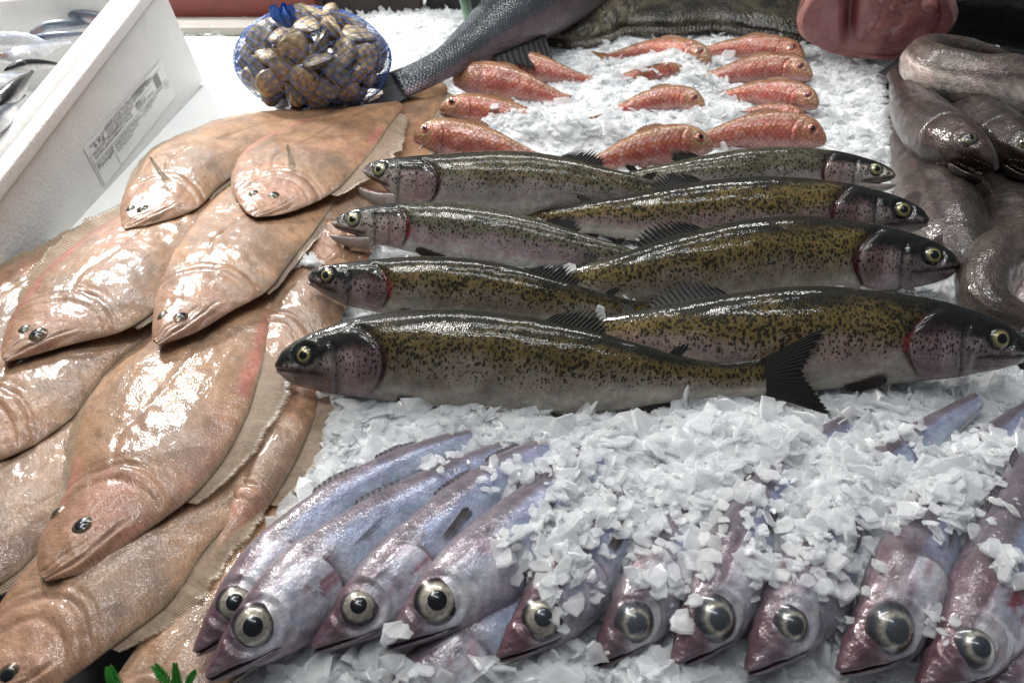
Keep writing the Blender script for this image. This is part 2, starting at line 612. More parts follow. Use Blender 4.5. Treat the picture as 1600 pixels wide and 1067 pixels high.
# loose ice lying on top of fish: pixel, height, half-length, half-width, turn, flakes
DRAPES = [
    (900, 830, .035, .020, .030, -.4, 170), (890, 925, .035, .012, .020, -.4, 44), (845, 868, .035, .012, .016, -.4, 40), (900, 985, .03, .010, .010, 0, 22),
    (1045, 850, .03, .022, .034, -.3, 190), (1055, 925, .035, .010, .016, -.4, 44), (985, 1040, .03, .022, .008, 0, 54),
    (1185, 895, .035, .009, .014, -.4, 36), (1220, 850, .03, .020, .030, -.3, 150), (1300, 840, .03, .024, .036, -.4, 190), (1310, 930, .035, .010, .016, -.4, 44),
    (1420, 770, .04, .026, .030, -.5, 190), (1500, 770, .04, .022, .028, -.5, 150), (1460, 985, .035, .006, .010, -.4, 20), (1550, 900, .04, .008, .012, -.4, 26),
    (1000, 770, .03, .05, .022, .4, 190), (1120, 770, .03, .045, .025, 0, 170), (930, 770, .03, .03, .02, .6, 120), (1360, 710, .02, .04, .016, .4, 110),
    (810, 870, .03, .012, .014, -.4, 44), (800, 760, .02, .02, .010, .5, 50), (900, 730, .02, .03, .010, .4, 60), (700, 735, .025, .012, .008, .4, 30),
    (1560, 690, .03, .03, .016, 0, 80), (790, 416, .02, .045, .004, -.15, 70), (735, 473, .02, .012, .004, 0, 16), (1010, 394, .02, .03, .004, 0, 40),
    (760, 340, .02, .045, .005, 0, 60), (1270, 450, .02, .06, .004, -.1, 60), (470, 392, .03, .014, .007, 0, 26), (965, 497, .02, .012, .003, 0, 10),
    (820, 186, .02, .04, .010, -.2, 80), (1010, 105, .02, .03, .010, 0, 60), (1090, 125, .02, .025, .012, 0, 70), (810, 640, .012, .030, .006, .1, 40),
    (1130, 635, .02, .035, .008, 0, 50), (1240, 620, .02, .03, .008, 0, 44), (600, 1045, .02, .02, .012, 0, 40),
]
HEAP = 0 * XX
for (u, v, z, a, b_, th, h) in HEAPS:
    c = P(u, v, z)
    dx, dy = XX - c[0], YY - c[1]
    ca, sa = math.cos(th), math.sin(th)
    HEAP = np.maximum(HEAP, h * np.exp(-0.5 * (((dx * ca + dy * sa) / a)**2 + ((-dx * sa + dy * ca) / b_)**2)))
ICE = ICE + HEAP
ICE = ICE * (1 - low) - 0.060 * low


def grid_at(A, x, y):
    fx = np.clip((np.asarray(x) - GX0) / GD, 0, len(gx) - 1.001)
    fy = np.clip((np.asarray(y) - GY0) / GD, 0, len(gy) - 1.001)
    i, j = fx.astype(int), fy.astype(int)
    a, b_ = fx - i, fy - j
    return A[i, j] * (1 - a) * (1 - b_) + A[i + 1, j] * a * (1 - b_) + A[i, j + 1] * (1 - a) * b_ + A[i + 1, j + 1] * a * b_


bedV = np.stack([XX, YY, ICE], -1).reshape(-1, 3)
bedF = gridf(len(gx), len(gy), flip=True)
# leave out the cells that lie wholly under the board, the flatfish or the hake tray
keep = (low.ravel()[bedF] < 0.97).any(1)
ice_bed = mobj('ice_bed', bedV, [bedF[keep]], M['ice_bed'])
tag(ice_bed, kind='structure')
note_solid(bedV, bedF[keep])

# ------------------------------------------------------------------ fish
PROF = {
    'trout': dict(s=[0, .012, .03, .06, .1, .15, .2, .3, .4, .5, .6, .7, .8, .9, 1.0],
                  top=[.007, .022, .033, .045, .056, .067, .074, .085, .088, .083, .073, .058, .042, .030, .031],
                  bot=[.010, .026, .038, .051, .063, .073, .081, .092, .095, .091, .080, .063, .043, .030, .031],
                  w=[.010, .021, .027, .031, .040, .047, .051, .056, .057, .054, .047, .037, .026, .016, .007]),
    'whiting': dict(s=[0, .012, .03, .06, .1, .15, .2, .25, .3, .4, .5, .6, .7, .8, .9, 1.0],
                    top=[.004, .012, .021, .036, .052, .065, .071, .070, .068, .064, .058, .050, .041, .031, .022, .020],
                    bot=[.006, .015, .026, .043, .062, .079, .087, .085, .080, .072, .063, .053, .042, .031, .022, .020],
                    w=[.006, .014, .022, .033, .045, .054, .058, .057, .056, .053, .048, .042, .034, .025, .016, .006]),
    'mullet': dict(s=[0, .012, .03, .06, .1, .15, .2, .3, .4, .5, .6, .7, .8, .9, 1.0],
                   top=[.006, .032, .052, .078, .102, .120, .128, .134, .130, .120, .104, .083, .063, .047, .046],
                   bot=[.010, .028, .042, .058, .076, .094, .106, .118, .120, .112, .097, .078, .060, .046, .046],
                   w=[.008, .024, .036, .050, .063, .073, .078, .082, .080, .072, .060, .046, .032, .020, .009]),
    'hake': dict(s=[0, .012, .03, .06, .1, .15, .2, .25, .3, .4, .5, .6, .7, .8, .9, 1.0],
                 top=[.008, .018, .027, .038, .049, .059, .065, .067, .068, .066, .062, .055, .046, .035, .024, .020],
                 bot=[.008, .018, .028, .042, .056, .068, .076, .078, .078, .074, .066, .057, .046, .035, .024, .020],
                 w=[.014, .028, .038, .050, .060, .066, .068, .067, .066, .062, .055, .046, .037, .027, .016, .007]),
    'bass': dict(s=[0, .03, .1, .2, .3, .4, .5, .6, .7, .8, .9, 1.0],
                 top=[.01, .04, .075, .10, .115, .118, .11, .095, .073, .05, .034, .034],
                 bot=[.01, .035, .07, .10, .118, .12, .112, .096, .073, .05, .034, .034],
                 w=[.01, .03, .055, .072, .08, .08, .074, .062, .046, .03, .018, .008]),
    'sardine': dict(s=[0, .02, .06, .12, .2, .3, .45, .6, .75, .9, 1.0],
                    top=[.006, .022, .04, .056, .07, .078, .08, .07, .05, .028, .024],
                    bot=[.008, .026, .048, .068, .086, .098, .1, .084, .056, .028, .024],
                    w=[.008, .02, .032, .042, .05, .055, .054, .044, .03, .014, .006]),
}


class Fish:
    """a body swept along a spine; s runs 0..1 from snout to tail root, phi round the section"""

    def __init__(self, spine, side, roll, kind, ds=1.0, ws=1.0, L=None):
        pts, Lr = resample([P(u, v, z) for (u, v, z) in spine], 240)
        self.C = pts
        self.L = L or Lr
        self.T = norm(np.gradient(pts, axis=0))
        Hs = norm(np.cross(ZV[None, :], self.T)) * side
        kr = np.asarray(roll if np.ndim(roll) else [roll, roll], float)
        r = np.radians(np.interp(np.linspace(0, 1, 240), np.linspace(0, 1, len(kr)), kr))[:, None]
        D = np.cos(r) * Hs + np.sin(r) * ZV
        D = norm(D - (D * self.T).sum(1, keepdims=True) * self.T)
        N = np.cross(self.T, D) * side
        N *= np.sign((N * (-np.sin(r) * Hs + np.cos(r) * ZV)).sum(1, keepdims=True))
        self.D, self.N = D, N
        p = PROF[kind]
        self.k = p['s']
        self.kt = np.array(p['top']) * ds
        self.kb = np.array(p['bot']) * ds
        self.kw = np.array(p['w']) * ws
        self.disp = lambda s, y, phi: 0 * s
        self.ew, self.ed = 1.0, 1.0

    def fr(self, A, s):
        x = np.clip(s, 0, 1) * 239
        i = np.clip(x.astype(int), 0, 238)
        f = (x - i)[..., None]
        return A[i] * (1 - f) + A[i + 1] * f

    def top(self, s):
        return curve1(self.k, self.kt, s) * self.L

    def bot(self, s):
        return curve1(self.k, self.kb, s) * self.L

    def wid(self, s):
        return curve1(self.k, self.kw, s) * self.L

    def yof(self, s, phi):
        sn = np.sin(phi)
        return np.where(sn > 0, self.top(s), self.bot(s)) * np.sign(sn) * np.abs(sn)**self.ed

    def loc(self, x, y, z):
        """x in body lengths from the snout, y towards the back and z towards the upper flank in metres"""
        x, y, z = np.broadcast_arrays(np.asarray(x, float), np.asarray(y, float), np.asarray(z, float))
        c = self.fr(self.C, x)
        over = (x - np.clip(x, 0, 1))[..., None]
        return c + over * self.L * self.fr(self.T, x) + self.fr(self.D, x) * y[..., None] + self.fr(self.N, x) * z[..., None]

    def pos(self, s, phi, off=0.0):
        s, phi = np.broadcast_arrays(np.asarray(s, float), np.asarray(phi, float))
        y = self.yof(s, phi)
        cs = np.cos(phi)
        z = self.wid(s) * np.sign(cs) * np.abs(cs)**self.ew
        o = self.disp(s, y / self.L, phi) * self.L + off
        return self.loc(s, y + o * np.sin(phi), z + o * cs)

    def normal(self, s, phi):
        e = 1e-3
        a = self.pos(s + e, phi) - self.pos(s - e, phi)
        b_ = self.pos(s, phi + e) - self.pos(s, phi - e)
        n = norm(np.cross(a, b_))
        ref = self.fr(self.N, np.asarray(s)) * np.cos(phi)[..., None] + self.fr(self.D, np.asarray(s)) * np.sin(phi)[..., None]
        return n * np.sign((n * ref).sum(-1, keepdims=True))

    def phi_at(self, s, y):
        """phi on the upper flank where the height is y (metres)"""
        m = self.top(np.asarray(s)) if y > 0 else self.bot(np.asarray(s))
        return float(math.asin(np.clip(y / m, -0.99, 0.99)))

    def texco(self, s, phi):
        R = 0.5 * (self.wid(s) + 0.5 * (self.top(s) + self.bot(s)))
        return np.stack([s * self.L + self.seed * 0.731, phi * R, np.sign(np.cos(phi)) * 0.05 + 0 * s], -1)


FISH_N = [0]


def build_body(f, root, mat, colf, nh=70, nb=90, k=64, head=0.26, name='body'):
    FISH_N[0] += 1
    f.seed = FISH_N[0]
    s = np.r_[np.linspace(0, 1, nh)**1.35 * head, np.linspace(head, 1, nb)[1:]]
    ph = np.linspace(-PI, PI, k + 1)[:-1]
    # more samples over the two flanks
    S, PH = np.meshgrid(s, ph, indexing='ij')
    V = f.pos(S, PH)
    m = len(s)
    c = colf(S, PH, f.yof(S, PH) / f.L)
    tex = f.texco(S, PH)
    Vf = np.concatenate([V.reshape(-1, 3), V[0].mean(0)[None], V[-1].mean(0)[None]])
    cf = np.concatenate([c.reshape(-1, 4), c[0].mean(0)[None], c[-1].mean(0)[None]])
    tf = np.concatenate([tex.reshape(-1, 3), tex[0].mean(0)[None], tex[-1].mean(0)[None]])
    F = gridf(m, k, True)
    j = np.arange(k)
    cap0 = np.stack([np.full(k, m * k), (j + 1) % k, j], 1)
    cap1 = np.stack([np.full(k, m * k + 1), (m - 1) * k + j, (m - 1) * k + (j + 1) % k], 1)
    o = mobj(name, Vf, [F, cap0, cap1], mat, root, dict(col=cf, tex=tf))
    note_solid(Vf, F)
    return o


def build_patch(f, root, name, mat, s0, s1f, ph0, ph1, off, colf, na=26, nb=30):
    """a plate that lifts off the body towards its rear edge (a gill cover)"""
    a = np.linspace(0, 1, na)
    b_ = np.linspace(0, 1, nb)
    A, B = np.meshgrid(a, b_, indexing='ij')
    PH = ph0 + (ph1 - ph0) * B
    for _ in range(2):
        yy = f.yof(np.full_like(PH, 0.16), PH) / f.L
        S = s0 + (s1f(yy) - s0) * A
    edge = np.sin(PI * B)**0.45
    o = off * sstep(0, 0.75, A) * edge * f.L + 0.00025 * f.L
    V = f.pos(S, PH, o)
    V2 = f.pos(S[-1:], PH[-1:], -0.002 * f.L)
    Vall = np.concatenate([V.reshape(-1, 3), V2.reshape(-1, 3)])
    Sx = np.concatenate([S, S[-1:]])
    Px = np.concatenate([PH, PH[-1:]])
    c = colf(Sx, Px, f.yof(Sx, Px) / f.L)
    c[-1, :, :3] *= 0.5
    tex = f.texco(Sx, Px)
    return mobj(name, Vall, [gridf(na + 1, nb, flip=True)], mat, root, dict(col=c.reshape(-1, 4), tex=tex.reshape(-1, 3)))


def build_eye(f, root, s, y, r, rings, pupil, bulge=0.35, phi=None, lift=0.0, pr=0.42, squash=1.0):
    """rings: list of (radius share, colour); pupil: colour"""
    ph = f.phi_at(s, y * f.L) if phi is None else phi
    sa, pa = np.array(s), np.array(ph)
    p = f.pos(sa, pa)
    n = f.normal(sa, pa)
    t = f.fr(f.T, sa)
    t = norm(t - n * (t @ n))
    b_ = np.cross(n, t)
    R = r * f.L
    q = np.linspace(0, 1.0, 13)
    th = np.linspace(0, 2 * PI, 33)[:-1]
    Q, TH = np.meshgrid(q, th, indexing='ij')

    def dome(Q, TH, r0, h0, up):
        x = np.cos(TH) * Q * r0
        yv = np.sin(TH) * Q * r0 * squash
        h = h0 * (1 - (Q * r0 / R)**2) + up
        return p + x[..., None] * t + yv[..., None] * b_ + h[..., None] * n

    V = dome(Q, TH, R, bulge * R, -0.10 * R + lift * f.L)
    rk = [a for a, _ in rings]
    c = np.ones(Q.shape + (4,))
    for ch in range(3):
        c[..., ch] = np.interp(Q, rk, [cc[ch] for _, cc in rings])
    tex = np.stack([np.cos(TH) * Q * R + f.seed, np.sin(TH) * Q * R, 0 * Q], -1)
    eye = mobj('eye', V.reshape(-1, 3), [gridf(13, 32, True)], M['eye'], root, dict(col=c.reshape(-1, 4), tex=tex.reshape(-1, 3)))
    V = dome(Q, TH, R * pr, bulge * R, -0.10 * R + lift * f.L + 0.03 * R)
    mobj('pupil', V.reshape(-1, 3), [gridf(13, 32, True)], M['eye'], eye,
         dict(col=rgba(pupil, V.size // 3), tex=tex.reshape(-1, 3)))
    return eye


def build_fin(root, name, base, tip, rays, nrm, c0, c1, jag=0.12, ridge=0.0006, curl=0.0, nl=9, per=4, thick=0.0003, seed=1, mat=None):
    """a fan of rays between the base line and the tip line (world points, resampled)"""
    n = rays * per + 1
    b_, _ = resample(base, n)
    t, _ = resample(tip, n)
    i = np.arange(n)
    rg = np.cos(2 * PI * i / per)
    rr = np.random.default_rng(seed)
    jg = 1 - jag * (0.5 - 0.5 * rg) * rr.uniform(0.5, 1.4, n) - 0.06 * rr.uniform(0, 1, rays + 1).repeat(per)[:n]
    q = np.linspace(0, 1, nl)
    nrm = np.asarray(nrm, float)
    if nrm.ndim == 1:
        nrm = np.repeat(nrm[None], n, 0)
    else:
        ti = np.linspace(0, len(nrm) - 1, n)
        nrm = norm(np.stack([np.interp(ti, np.arange(len(nrm)), nrm[:, q]) for q in range(3)], 1))
    Q = q[:, None, None]
    V = b_[None] + (t - b_)[None] * Q * jg[None, :, None]
    wav = (ridge * rg[None, :] * (0.4 + 0.6 * q[:, None]) + curl * q[:, None]**2)[..., None]
    V = V + nrm[None] * wav
    Vt = V + nrm[None] * thick
    Vb = V - nrm[None] * thick
    cc = mixc(c0, c1, np.repeat(q[:, None], n, 1))
    cc = cc * (0.86 + 0.14 * rg[None, :, None] * rr.uniform(0.3, 1.5, n)[None, :, None])
    c = np.concatenate([cc, np.ones(cc.shape[:2] + (1,))], -1)
    F1 = gridf(nl, n)
    F2 = gridf(nl, n, off=nl * n, flip=True)
    k = nl * n
    rim = np.r_[np.arange(n), np.arange(1, nl) * n + n - 1, np.arange(n - 2, -1, -1) + (nl - 1) * n, np.arange(nl - 2, 0, -1) * n]
    F3 = np.stack([rim, np.roll(rim, -1), np.roll(rim, -1) + k, rim + k], 1)
    Vall = np.concatenate([Vt.reshape(-1, 3), Vb.reshape(-1, 3)])
    call = np.concatenate([c.reshape(-1, 4)] * 2)
    return mobj(name, Vall, [F1, F2, F3], mat or M['fin'], root, dict(col=call, tex=Vall.copy()))


def tail_fin(f, root, c0, c1, length, spread, fork=0.35, seed=3, rays=18, droop=0.0):
    s1 = np.ones(7)
    h = np.linspace(1, -1, 7)
    bh = np.where(h > 0, f.top(s1), f.bot(s1)) * h * 0.95
    base = f.loc(s1 - 0.01, bh, 0 * h)
    tl = length * f.L * (1 - fork * (1 - np.abs(h)**1.2))
    ty = h * spread * f.L
    tip = f.loc(1 + tl / f.L, ty, 0 * h + droop * f.L)
    n = f.fr(f.N, np.ones(1))[0]
    return build_fin(root, 'tail_fin', base, tip, rays, n, c0, c1, seed=seed, ridge=0.0002 + 0.0005 * f.L, jag=0.06)


def edge_fin(f, root, name, s0, s1, prof, slant, c0, c1, upper=True, rays=12, seed=2, lean=0.0, sink=0.06, jag=0.2):
    """a fin on the back (upper) or belly line; prof: heights as share of length over its base"""
    n = 9
    s = np.linspace(s0, s1, n)
    sg = 1 if upper else -1
    edge = (f.top(s) if upper else f.bot(s))
    base = f.loc(s, sg * edge * (1 - sink), 0 * s)
    h = np.interp(np.linspace(0, 1, n), np.linspace(0, 1, len(prof)), prof) * f.L
    tip = f.loc(s + slant * h / f.L, sg * (edge + h), lean * h)
    return build_fin(root, name, base, tip, rays, f.fr(f.N, s), c0, c1, seed=seed, ridge=0.0003 + 0.0005 * f.L, jag=jag)


def side_fin(f, root, name, s, phi, length, ang, width, c0, c1, rays=10, seed=4, lift=0.35):
    """a paired fin on the upper flank pointing tailwards; ang > 0 turns it towards the back"""
    sa = np.array([s] * 5)
    pa = phi + np.linspace(-0.5, 0.5, 5) * width * 0.5
    base = f.pos(sa, pa, -0.001)
    n = f.normal(sa, pa)
    t = f.fr(f.T, sa)
    d = f.fr(f.D, sa)
    a = np.radians(ang + np.linspace(-0.5, 0.5, 5) * width * 22)[:, None]
    dirs = norm(np.cos(a) * t + np.sin(a) * d + n * lift)
    ln = length * f.L * np.array([0.62, 0.85, 0.97, 1.0, 0.9])[:, None]
    tip = base + dirs * ln
    return build_fin(root, name, base, tip, rays, n, c0, c1, seed=seed, ridge=0.0004 + 0.0008 * f.L, curl=-0.02 * f.L)


def build_jaw(f, root, mat, colf, hinge, tip, w0, w1, hgt, name='lower_jaw', drop=0.0, n=26, k=24, bend=0.0):
    """hinge, tip: (s, y) in body lengths; widths and height too"""
    a = np.linspace(0, 1, n)
    x = hinge[0] + (tip[0] - hinge[0]) * a
    y = hinge[1] + (tip[1] - hinge[1]) * a + bend * np.sin(PI * a)
    rnd = np.sqrt(np.clip(1 - np.clip((a - 0.72) / 0.28, 0, 1)**2, 0.0, 1))
    w = (w0 + (w1 - w0) * a) * np.maximum(rnd, 0.04)
    root_in = 0.35 + 0.65 * sstep(0, .35, a)
    w = w * root_in
    h = hgt * (1 - 0.45 * a) * np.maximum(rnd, 0.08) * root_in
    ph = np.linspace(-PI, PI, k + 1)[:-1]
    A, PH = np.meshgrid(a, ph, indexing='ij')
    sn, cs = np.sin(PH), np.cos(PH)
    up = np.where(sn > 0, 0.35, 1.0)
    V = f.loc(np.repeat(x[:, None], k, 1), (y[:, None] + h[:, None] * sn * up) * f.L, w[:, None] * cs * f.L)
    Sx = np.repeat(x[:, None], k, 1)
    c = colf(np.clip(Sx, 0, 1), np.where(sn > 0.2, -0.45, -0.8) + 0 * PH, y[:, None] + 0 * PH)
    inner = sstep(0.3, 0.7, sn) * (1 - sstep(.75, .95, A))
    c[..., :3] = mixc(c[..., :3], (0.16, 0.05, 0.05), inner * drop)
    tex = np.stack([Sx * f.L + f.seed, PH * 0.01, 0 * Sx], -1)
    Vf = np.concatenate([V.reshape(-1, 3), V[-1].mean(0)[None]])
    cap = np.stack([np.full(k, n * k), (n - 1) * k + np.arange(k), (n - 1) * k + (np.arange(k) + 1) % k], 1)
    cf = np.concatenate([c.reshape(-1, 4), c[-1].mean(0)[None]])
    tf = np.concatenate([tex.reshape(-1, 3), tex[-1].mean(0)[None]])
    return mobj(name, Vf, [gridf(n, k, True), cap], mat, root, dict(col=cf, tex=tf))


# ------------------------------------------------------------------ trout
def trout(label, spine, side, roll=50, ds=1.0, open_=0.0, pale=0.0, pink=0.0, gold=0.0, gill=1.0, blood=0.0, ws=1.0, tail=True,
          dorsal_s=(0.43, 0.55), pect=True, pelvic=True, eye_r=0.0165, tail_len=0.16, tail_spread=0.11, seed=1, dark=1.0, HS=1.1):
    ds *= 1.2
    f = Fish(spine, side, roll, 'trout', ds, ws * 1.1)
    if open_ > 0:
        cut = 1 - open_ * 0.5 * (1 - sstep(0.045, 0.11, np.array(f.k)))
        f.kb = f.kb * cut
    kn = np.array(f.k)
    f.k = np.where(kn < .3, kn * HS, .3 * HS + (kn - .3) * (1 - .3 * HS) / .7)
    root = empty('trout', f.C[120] * np.array([1, 1, 0]))
    tag(root, label, 'trout', 'trout laid across the ice')
    ye = 0.012 * ds

    def edge(y):
        return HS * (0.205 - 9.0 * (y + 0.012)**2)

    def disp(s, y, phi):
        up = np.abs(np.cos(phi))
        so = s
        s = s / HS
        d = -0.004 * gauss(np.hypot(s - 0.058, (y - ye)) - 0.021, 0.004) * up
        d += 0.0035 * gauss(np.hypot(s - 0.058, (y - ye)) - 0.027, 0.005) * up
        ml = -0.006 - 0.28 * s
        d += -0.006 * gauss(y - ml, 0.0030) * (1 - sstep(0.085, 0.10, s)) * up
        d += 0.0025 * gauss(y - ml - 0.007, 0.004) * (1 - sstep(0.08, 0.10, s)) * up
        d += -0.0045 * gauss(s - (0.118 - 3 * (y + .01)**2), 0.003) * (y < 0.03) * up
        d += 0.0028 * gauss(s - (0.106 - 3 * (y + .01)**2), 0.006) * (y < 0.03) * up
        bar = y - (-0.012 - 0.30 * s)
        d += 0.0042 * gauss(bar - .004, 0.0035) * sstep(.02, .04, s) * (1 - sstep(0.085, 0.098, s)) * up
        d += -0.0035 * gauss(bar - .012, 0.002) * sstep(.03, .05, s) * (1 - sstep(0.085, 0.098, s)) * up
        d += -0.006 * gill * gauss(so / HS - edge(y) / HS - 0.008, 0.007) * sstep(-0.95, -0.6, np.sin(phi)) * (1 - sstep(0.7, 0.95, np.sin(phi)))
        d += 0.003 * (fbm(np.stack([s * 30, y * 30, phi * 0], -1), seed * 5) - 0.5) * sstep(.2, .3, s)
        return d

    f.disp = disp
    back = np.array([0.009, 0.010, 0.007]) * (1 + 2.0 * pale)
    olive = mixc((0.115, 0.082, 0.027), (0.15, 0.135, 0.09), np.array(pale)) * (1 + 0.5 * gold) * dark
    rose = mixc((0.225, 0.185, 0.15), (0.44, 0.39, 0.39), np.array(pale))
    rose = mixc(rose, (0.38, 0.245, 0.275), np.array(pink) * .8)
    belly = mixc((0.36, 0.33, 0.27), (0.52, 0.48, 0.43), np.array(pale))

    def col(S, PH, Y):
        sn = np.sin(PH)
        S = S / HS
        nz = fbm(np.stack([S * 14, PH * 2.2, 0 * S + seed], -1), seed) - 0.5
        h = sn + 0.55 * nz + 0.3 * (fbm(np.stack([S * 60, PH * 7, 0 * S + seed], -1), seed + 12) - .5)
        c = mixc(belly, rose, sstep(-0.75, -0.3, h))
        c = mixc(c, olive, sstep(-0.42, 0.30, h))
        c = mixc(c, back, sstep(0.36, 0.86, h) * (0.95 - 0.35 * pale))
        hd = 1 - sstep(0.155, 0.215, S)
        # head: dark crown, grey to silvery cheek
        cheek = mixc((0.17, 0.135, 0.13), (0.48, 0.42, 0.36), np.array(pale))
        hc = mixc(cheek, (0.010, 0.011, 0.010), sstep(0.0 + 0.30 * pale, 0.30 + .4 * pale, Y / 0.045 + 0.5 * nz + 0.25 * (1 - sstep(0, .06, S))))
        hc = mixc(hc, (0.32, 0.26, 0.25), (1 - sstep(-0.9, -0.55, sn)) * 0.6)
        hc = mixc(hc, (0.13, 0.07, 0.075), gauss(S - 0.165, 0.02) * sstep(-.8, -.2, sn) * (1 - sstep(.1, .5, sn)) * 0.35)
        hc = mixc(hc, (0.42, 0.36, 0.34), sstep(.02, .22, fbm(np.stack([S * 40, Y * 40, 0 * S + seed], -1), seed + 31) - .5) * .5 * (1 - sstep(-.1, .3, sn)))
        hc = mixc(hc, (0.012, 0.011, 0.010), gauss(np.hypot(S - 0.058, Y - ye) - 0.019, 0.0045) * (0.9 - .45 * pale))
        hc = mixc(hc, (0.02, 0.014, 0.014), gauss(Y + 0.006 + 0.28 * S, 0.003) * (1 - sstep(.08, .1, S)) * .8)
        hc = mixc(hc, (0.05, 0.04, 0.04), gauss(S - (0.118 - 3 * (Y + .01)**2), 0.0028) * (Y < .03) * .7)
        hc = mixc(hc, (0.04, 0.034, 0.034), gauss(Y + 0.000 + 0.30 * S, 0.0022) * sstep(.03, .05, S) * (1 - sstep(.085, .1, S)) * .6)
        c = mixc(c, hc, hd)
        # the slit behind the gill cover
        e = S - edge(Y) / HS
        slit = sstep(-0.004, 0.002, e) * (1 - sstep(0.006, 0.016, e)) * sstep(-0.98, -0.7, sn) * (1 - sstep(0.45, 0.8, sn))
        bl = np.clip(blood * gauss(sn + 0.05 + 1.2 * nz, 0.2), 0, 1)
        c = mixc(c, mixc((0.05, 0.012, 0.012), (0.35, 0.03, 0.035), bl), np.clip(slit * gill, 0, 1))
        spot = sstep(-0.75, 0.10, sn) * (0.8 + 0.5 * nz) * (1 - 0.25 * pale)
        spot = np.where(hd > .5, np.clip(spot + .1, 0, .62), spot)
        return np.concatenate([c, np.clip(spot, 0, 1)[..., None]], -1)

    build_body(f, root, M['trout'], col, nh=80, nb=90, k=72)

    def ccol(S, PH, Y):
        c = col(np.minimum(S, 0.15 * HS), PH, Y)
        c[..., :3] = mixc(c[..., :3], (0.05, 0.035, 0.035), gauss(S / HS - (0.160 - 4 * (Y + .012)**2), 0.003) * .55 * (Y < .03))
        c[..., :3] = mixc(c[..., :3], (0.46, 0.38, 0.37), gauss(S / HS - .145, .012) * (1 - sstep(.0, .03, Y)) * .45)
        g = gauss(S / HS - 0.17, 0.03)
        c[..., :3] = mixc(c[..., :3], c[..., :3] * np.array([1.0, 0.86, 0.88]), g)
        return c

    gc = build_patch(f, root, 'gill_cover', M['trout'], 0.124 * HS, edge, -1.25, 0.80, 0.0065 * gill, ccol)
    iris = [(0, (0.30, 0.27, 0.10)), (0.45, (0.40, 0.35, 0.14)), (0.62, (0.32, 0.27, 0.10)), (0.74, (0.12, 0.11, 0.06)), (0.86, (0.012, 0.012, 0.01)), (1, (0.006, 0.006, 0.006))]
    if pale > 0.4:
        iris = [(0, (0.36, 0.36, 0.18)), (0.45, (0.46, 0.45, 0.24)), (0.72, (0.40, 0.38, 0.2)), (0.9, (0.10, 0.10, 0.08)), (1, (0.02, 0.02, 0.02))]
    build_eye(f, root, 0.058 * HS, ye, eye_r * HS, iris, (0.004, 0.004, 0.005), bulge=0.40, pr=0.46)
    jt = (-0.004 - 0.010 * open_, -0.010 - 0.038 * open_)
    build_jaw(f, root, M['trout'], col, (0.145 * HS, -0.040 * ds), jt, 0.040 * ws, (0.014 + .008 * open_) * ws, 0.013 + 0.036 * open_, drop=open_, bend=-0.002 - .012 * open_)
    fd0, fd1 = (0.018, 0.016, 0.012), (0.010, 0.010, 0.010)
    edge_fin(f, root, 'dorsal_fin', dorsal_s[0], dorsal_s[1], [.022, .034, .032, .026, .018, .008], 2.0, fd0, fd1, rays=13, seed=seed, lean=-0.35, jag=0.5)
    edge_fin(f, root, 'adipose_fin', 0.80, 0.825, [.012, .022, .024, .016], 1.1, fd0, fd1, rays=4, seed=seed + 1, lean=-0.1)
    if tail:
        tail_fin(f, root, (0.028, 0.024, 0.018), (0.012, 0.011, 0.009), tail_len, tail_spread, 0.42, seed=seed, rays=20)
    if pect:
        side_fin(f, root, 'pectoral_fin', 0.225 * HS, -0.95, 0.10, -22, 0.9, (0.14, 0.115, 0.10), (0.08, 0.065, 0.06), seed=seed + 2, lift=0.1)
    if pelvic:
        side_fin(f, root, 'pelvic_fin', 0.56, -1.25, 0.085, -20, 0.8, (0.12, 0.09, 0.085), (0.04, 0.03, 0.035), seed=seed + 3, lift=0.2)
    edge_fin(f, root, 'anal_fin', 0.74, 0.82, [.055, .06, .045, .03], 0.8, (0.10, 0.08, 0.075), (0.04, 0.035, 0.03), upper=False, rays=10, seed=seed + 4)
    return f


trout('large dark trout in front, snout left and tail fin raised at right',
      [(432, 572, .030), (500, 562, .032), (600, 555, .034), (750, 564, .033), (900, 576, .031), (1050, 590, .028), (1130, 593, .026), (1195, 588, .028)],
      1, 52, ds=0.98, seed=1, tail_len=0.14, tail_spread=0.095, dorsal_s=(0.54, 0.66))
trout('slim dark trout with red gill slit, second from the front, snout left',
      [(483, 432, .034), (550, 442, .034), (650, 447, .032), (760, 456, .029), (880, 474, .022), (980, 486, .014), (1050, 492, .006)],
      1, 54, ds=0.80, blood=0.9, gold=.3, seed=2, dorsal_s=(0.58, 0.72), ws=.9, pelvic=False, eye_r=.019, open_=0.12, tail_spread=.06, tail_len=.1)
trout('silver-pink trout with mouth agape and bright red gill, snout left',
      [(520, 350, .034), (600, 350, .034), (700, 360, .032), (800, 374, .029), (900, 392, .024), (1000, 408, .020), (1060, 418, .016)],
      1, 56, ds=0.75, pale=0.9, pink=0.7, open_=0.6, blood=1.0, seed=3, ws=.9, dorsal_s=(0.6, 0.7), pelvic=False, eye_r=.019, tail=False)
trout('open-mouthed trout with pale spotted cheek, rearmost of the left-facing ones',
      [(568, 268, .036), (640, 280, .036), (720, 285, .034), (820, 286, .032), (930, 294, .028), (1040, 305, .024), (1110, 312, .020)],
      1, 56, ds=0.84, pale=0.5, open_=1.0, gold=.3, seed=4, ws=.95, dorsal_s=(0.56, 0.68), pelvic=False, tail=False, eye_r=.018)
